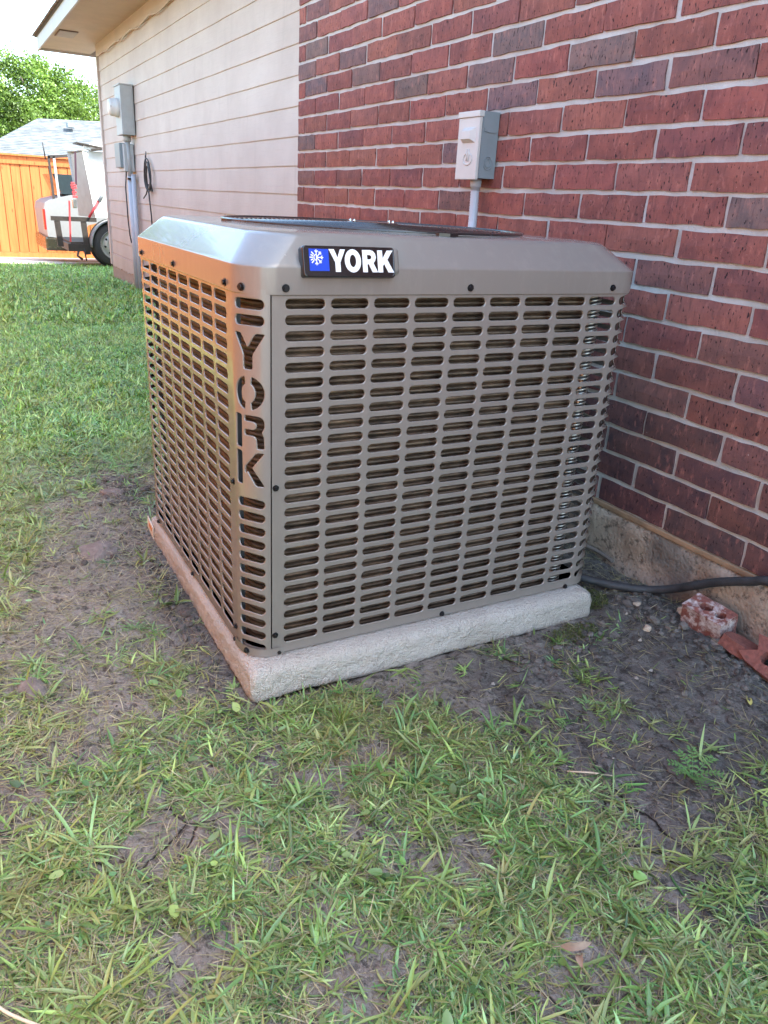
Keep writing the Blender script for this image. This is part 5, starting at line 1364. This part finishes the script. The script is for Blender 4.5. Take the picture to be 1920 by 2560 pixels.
def cargo():
    tx = -10.74; e = empty('cargo_box', 'tall white box with shade grey side strapped upright on the trailer', 'cargo box', (tx, .6, .5))
    def face(Cb, Ct, d, lb, lt, zb, zt0, zt1):
        return [(Cb[0], Cb[1], zb), (Cb[0]+d[0]*lb, Cb[1]+d[1]*lb, zb), (Ct[0]+d[0]*lt, Ct[1]+d[1]*lt, zt1), (Ct[0], Ct[1], zt0)]
    Cb, Ct = (tx, .73), (tx-.04, .61); dg, dw = (-.95, -.30), (-.30, .95)
    g = MB(); g.add(face(Cb, Ct, dg, .62, .42, .505, 1.52, 1.47), [(0, 1, 2, 3)])
    f2 = [(p[0]-.02*dw[0]*-1, p[1]+.02, p[2]) for p in face(Cb, Ct, dg, .62, .42, .505, 1.52, 1.47)]
    g.add(f2, [(3, 2, 1, 0)]); g.build('shaded_side', M_BOXSHADE, e)
    g = MB(); a = face(Cb, Ct, dw, 2.0, 2.0, .505, 1.52, 1.60); back = [(p[0]-.55, p[1]-.17, p[2]) for p in a]
    g.add([(p[0]+.003, p[1]+.003, p[2]) for p in a]+back, [(0, 1, 2, 3), (3, 2, 6, 7), (1, 5, 6, 2), (4, 7, 6, 5)]); g.build('white_front', M_BOXW, e)
cargo()
tx = -10.72
e = empty('ratchet_strap', 'upright red ratchet strap hooked over the shaded grey side of the cargo box', 'ratchet strap', (tx+.03, .4, .8))
m = MB(); m.box((tx+.012, .445, 1.0), (tx+.018, .475, 1.50), Matrix.Rotation(-.06, 3, 'X'), (tx, .43, 1.0)); m.build('dark_webbing', M_STRAPD, e)
m = MB(); m.box((tx+.012, .312, .10), (tx+.018, .340, .75), Matrix.Rotation(-.06, 3, 'X'), (tx, .36, .7)); m.build('webbing', M_STRAP, e)
m = MB()
for i in range(7): z = .80+.035*i; m.bbox((tx+.015, .385+rnd.uniform(-.02, .02), z), (tx+.05, .445+rnd.uniform(-.02, .02), z+.03), .006)
m.build('bundled_webbing', M_STRAP, e)
m = MB(); m.bbox((tx+.015, .37, .64), (tx+.06, .44, .78), .01); m.build('ratchet', M_BOLT, e)
e = empty('ratchet_strap', 'slanted red ratchet strap across the white front of the cargo box near the wheel', 'ratchet strap', (tx+.03, .8, .6))
m = MB(); m.tube([(tx+.02, .62, .50), (tx+.02, .80, .78)], .022, 4); m.build('webbing', M_STRAP, e)
m = MB(); m.tube([(tx+.02, .80, .76), (tx+.02, .92, .95)], .035, 6); m.build('ratchet', M_GREYBOX, e)
m = MB()
for i in range(5): a = .1*i; m.bbox((tx-.5+rnd.uniform(-.1, .3), .55+.09*i, 1.53+.02*i), (tx-.05, .68+.1*i, 1.56+.035*i), .01, Matrix.Rotation(rnd.uniform(-.4, .4), 3, 'X'))
e = empty('scrap_pile', 'pile of white and brown scrap boards lying on top of the cargo box', 'scrap pile', (tx, .8, 1.53))
m.build('white_scrap', M_BOXW, e)
m = MB(); m.bbox((tx-.4, .52, 1.60), (tx-.02, .95, 1.63), .006, Matrix.Rotation(-.12, 3, 'X')); m.bbox((tx-.3, .75, 1.56), (tx, 1.1, 1.60), .006, Matrix.Rotation(.2, 3, 'X')); m.build('brown_scrap', M_FRAME, e)

# ------------------------------------------------------------------ neighbour house
nh = empty('neighbour_house', 'neighbouring house with light grey hip shingle roof beyond the fence', 'house', (-31, 4, -.5))
m = MB(); m.box((-38, .6, -.6), (-27.4, 14, 1.95)); m.build('wall', simple('tan brick far', (.3, .2, .15), .9), nh)
# shingle roof in courses
ev = [(-27, -.4, 1.80), (-27, 14.5, 2.15)]; rd = [(-31, 2.15, 3.27), (-31, 12, 3.70)]
m = MB()
NC = 24
for i in range(NC):
    t0, t1 = i/NC, (i+1)/NC+.01
    def P(e_, t_): a = Vector(ev[e_]); b_ = Vector(rd[e_]); return a.lerp(b_, t_)
    a, b_, c_, d_ = P(0, t0), P(1, t0), P(1, t1), P(0, t1); dz = Vector((0, 0, .028))
    m.add([a+dz, b_+dz, c_+dz*.2, d_+dz*.2, a, b_], [(0, 1, 2, 3), (0, 4, 5, 1)])
m.add([(-27, -.4, 1.80), (-31, 2.15, 3.27), (-36, -.4, 1.8)], [(0, 1, 2)])
m.add([(-31, 2.15, 3.27), (-31, 12, 3.70), (-36, 14.5, 2.15), (-36, -.4, 1.8)], [(0, 1, 2, 3)])
nroof = m.build('roof', M_SHIN, nh)
m = MB(); m.box((-29.9, 3.0, 3.00), (-29.5, 3.25, 3.14)); m.build('roof_vent', M_BLUEGREY, nroof)
m = MB(); m.box((-28.0, -.0, 2.2), (-27.8, .35, 2.30)); m.build('roof_vent', M_BOXW, nroof)
m = MB(); m.box((-27.02, -.45, 1.66), (-26.97, 14.5, 1.80)); m.build('fascia', M_BOXW, nh)

# ------------------------------------------------------------------ trees
def tree(name, label, cx, cy, z0, lobes, n, seed, leaf=.16, group='trees beyond the neighbouring house'):
    r = np.random.default_rng(seed); e = empty(name, label, 'tree', (cx, cy, z0), group)
    m = MB(); m.tube([(cx, cy, z0), (cx+.1, cy, z0+2), (cx, cy+.1, z0+4.5)], [.25, .2, .1], 8)
    for k in range(7): a = k*.9; m.tube([(cx, cy, z0+1.5+k*.5), (cx+math.cos(a)*1.0, cy+math.sin(a)*.9, z0+2.8+k*.5)], [.09, .03], 6)
    m.build('trunk', M_BARK, e)
    P, C = [], []
    for (lx_, ly_, lz, rx, ry, rz) in lobes:
        # clumps on a lobe
        K = 60
        d = r.normal(size=(K, 3)); d /= np.linalg.norm(d, axis=1)[:, None]; d *= r.uniform(.4, 1.12, (K, 1))**.6
        cc = np.array([lx_, ly_, lz])+d*np.array([rx, ry, rz])*(1-.35*np.clip(d[:, 2:3], 0, 1))
        per = n//(len(lobes)*K)
        off = r.normal(size=(K, per, 3))*np.array([.20, .20, .24])
        P.append((cc[:, None]+off).reshape(-1, 3)); base = np.array([[.14, .21, .045]])*r.uniform(.45, 1.6, (K, 1)); C.append(np.repeat(base, per, 0))
    P = np.vstack(P); C = np.vstack(C)*r.uniform(.75, 1.35, (len(P), 1)); m_ = len(P)
    u = r.normal(size=(m_, 3)); u /= np.linalg.norm(u, axis=1)[:, None]; w = np.cross(u, r.normal(size=(m_, 3))); w /= np.linalg.norm(w, axis=1)[:, None]
    s = r.uniform(.5, 1.1, (m_, 1))*leaf*.5
    V_ = np.stack([P-u*s, P+w*s*.55, P+u*s, P-w*s*.55], 1).reshape(-1, 3)-np.array([cx, cy, z0]); F_ = np.arange(m_*4).reshape(-1, 4)
    C4 = np.concatenate([np.repeat(C, 4, 0), np.ones((m_*4, 1))], 1)
    link('crown', npmesh('crown', V_, F_, M_LEAF, False, {'tint': C4}), e)
tree('leafy_tree', 'leafy green tree at the left edge behind the neighbouring roof', -38, 1.3, -.5, [(-38, 1.9, 4.7, 1.0, .9, 2.3), (-38, .7, 4.8, 1.1, 1.1, 2.4), (-38.5, 1.6, 3.6, 1.2, 1.0, 1.6)], 16000, 1)
tree('leafy_tree', 'tallest leafy green tree with a rounded top behind the roof ridge', -38, 3.0, -.5, [(-38, 3.0, 4.8, 1.0, .95, 2.1), (-38, 4.0, 4.5, 1.0, 1.0, 2.0), (-37.6, 2.9, 3.4, 1.4, 1.2, 1.5)], 17000, 2)
tree('leafy_tree', 'lower leafy green tree beside the siding wall corner behind the neighbouring roof', -39, 5.2, -.5, [(-39, 5.0, 4.3, 1.0, .9, 1.7), (-39, 5.8, 3.9, 1.0, 1.0, 1.7), (-39, 4.4, 3.4, 1.2, 1.0, 1.4), (-39, 7, 3.5, 1.2, 1.2, 1.6)], 16000, 3)
tree('leafy_tree', 'large leafy tree standing behind the side fence left of the neighbouring house', -23, -2.9, -.6, [(-23, -2.4, 4.6, 1.6, 1.5, 2.6), (-23, -4.2, 5.0, 1.8, 1.6, 3.0), (-22, -3.0, 6.6, 1.4, 1.5, 1.8)], 15000, 4, .22, None)
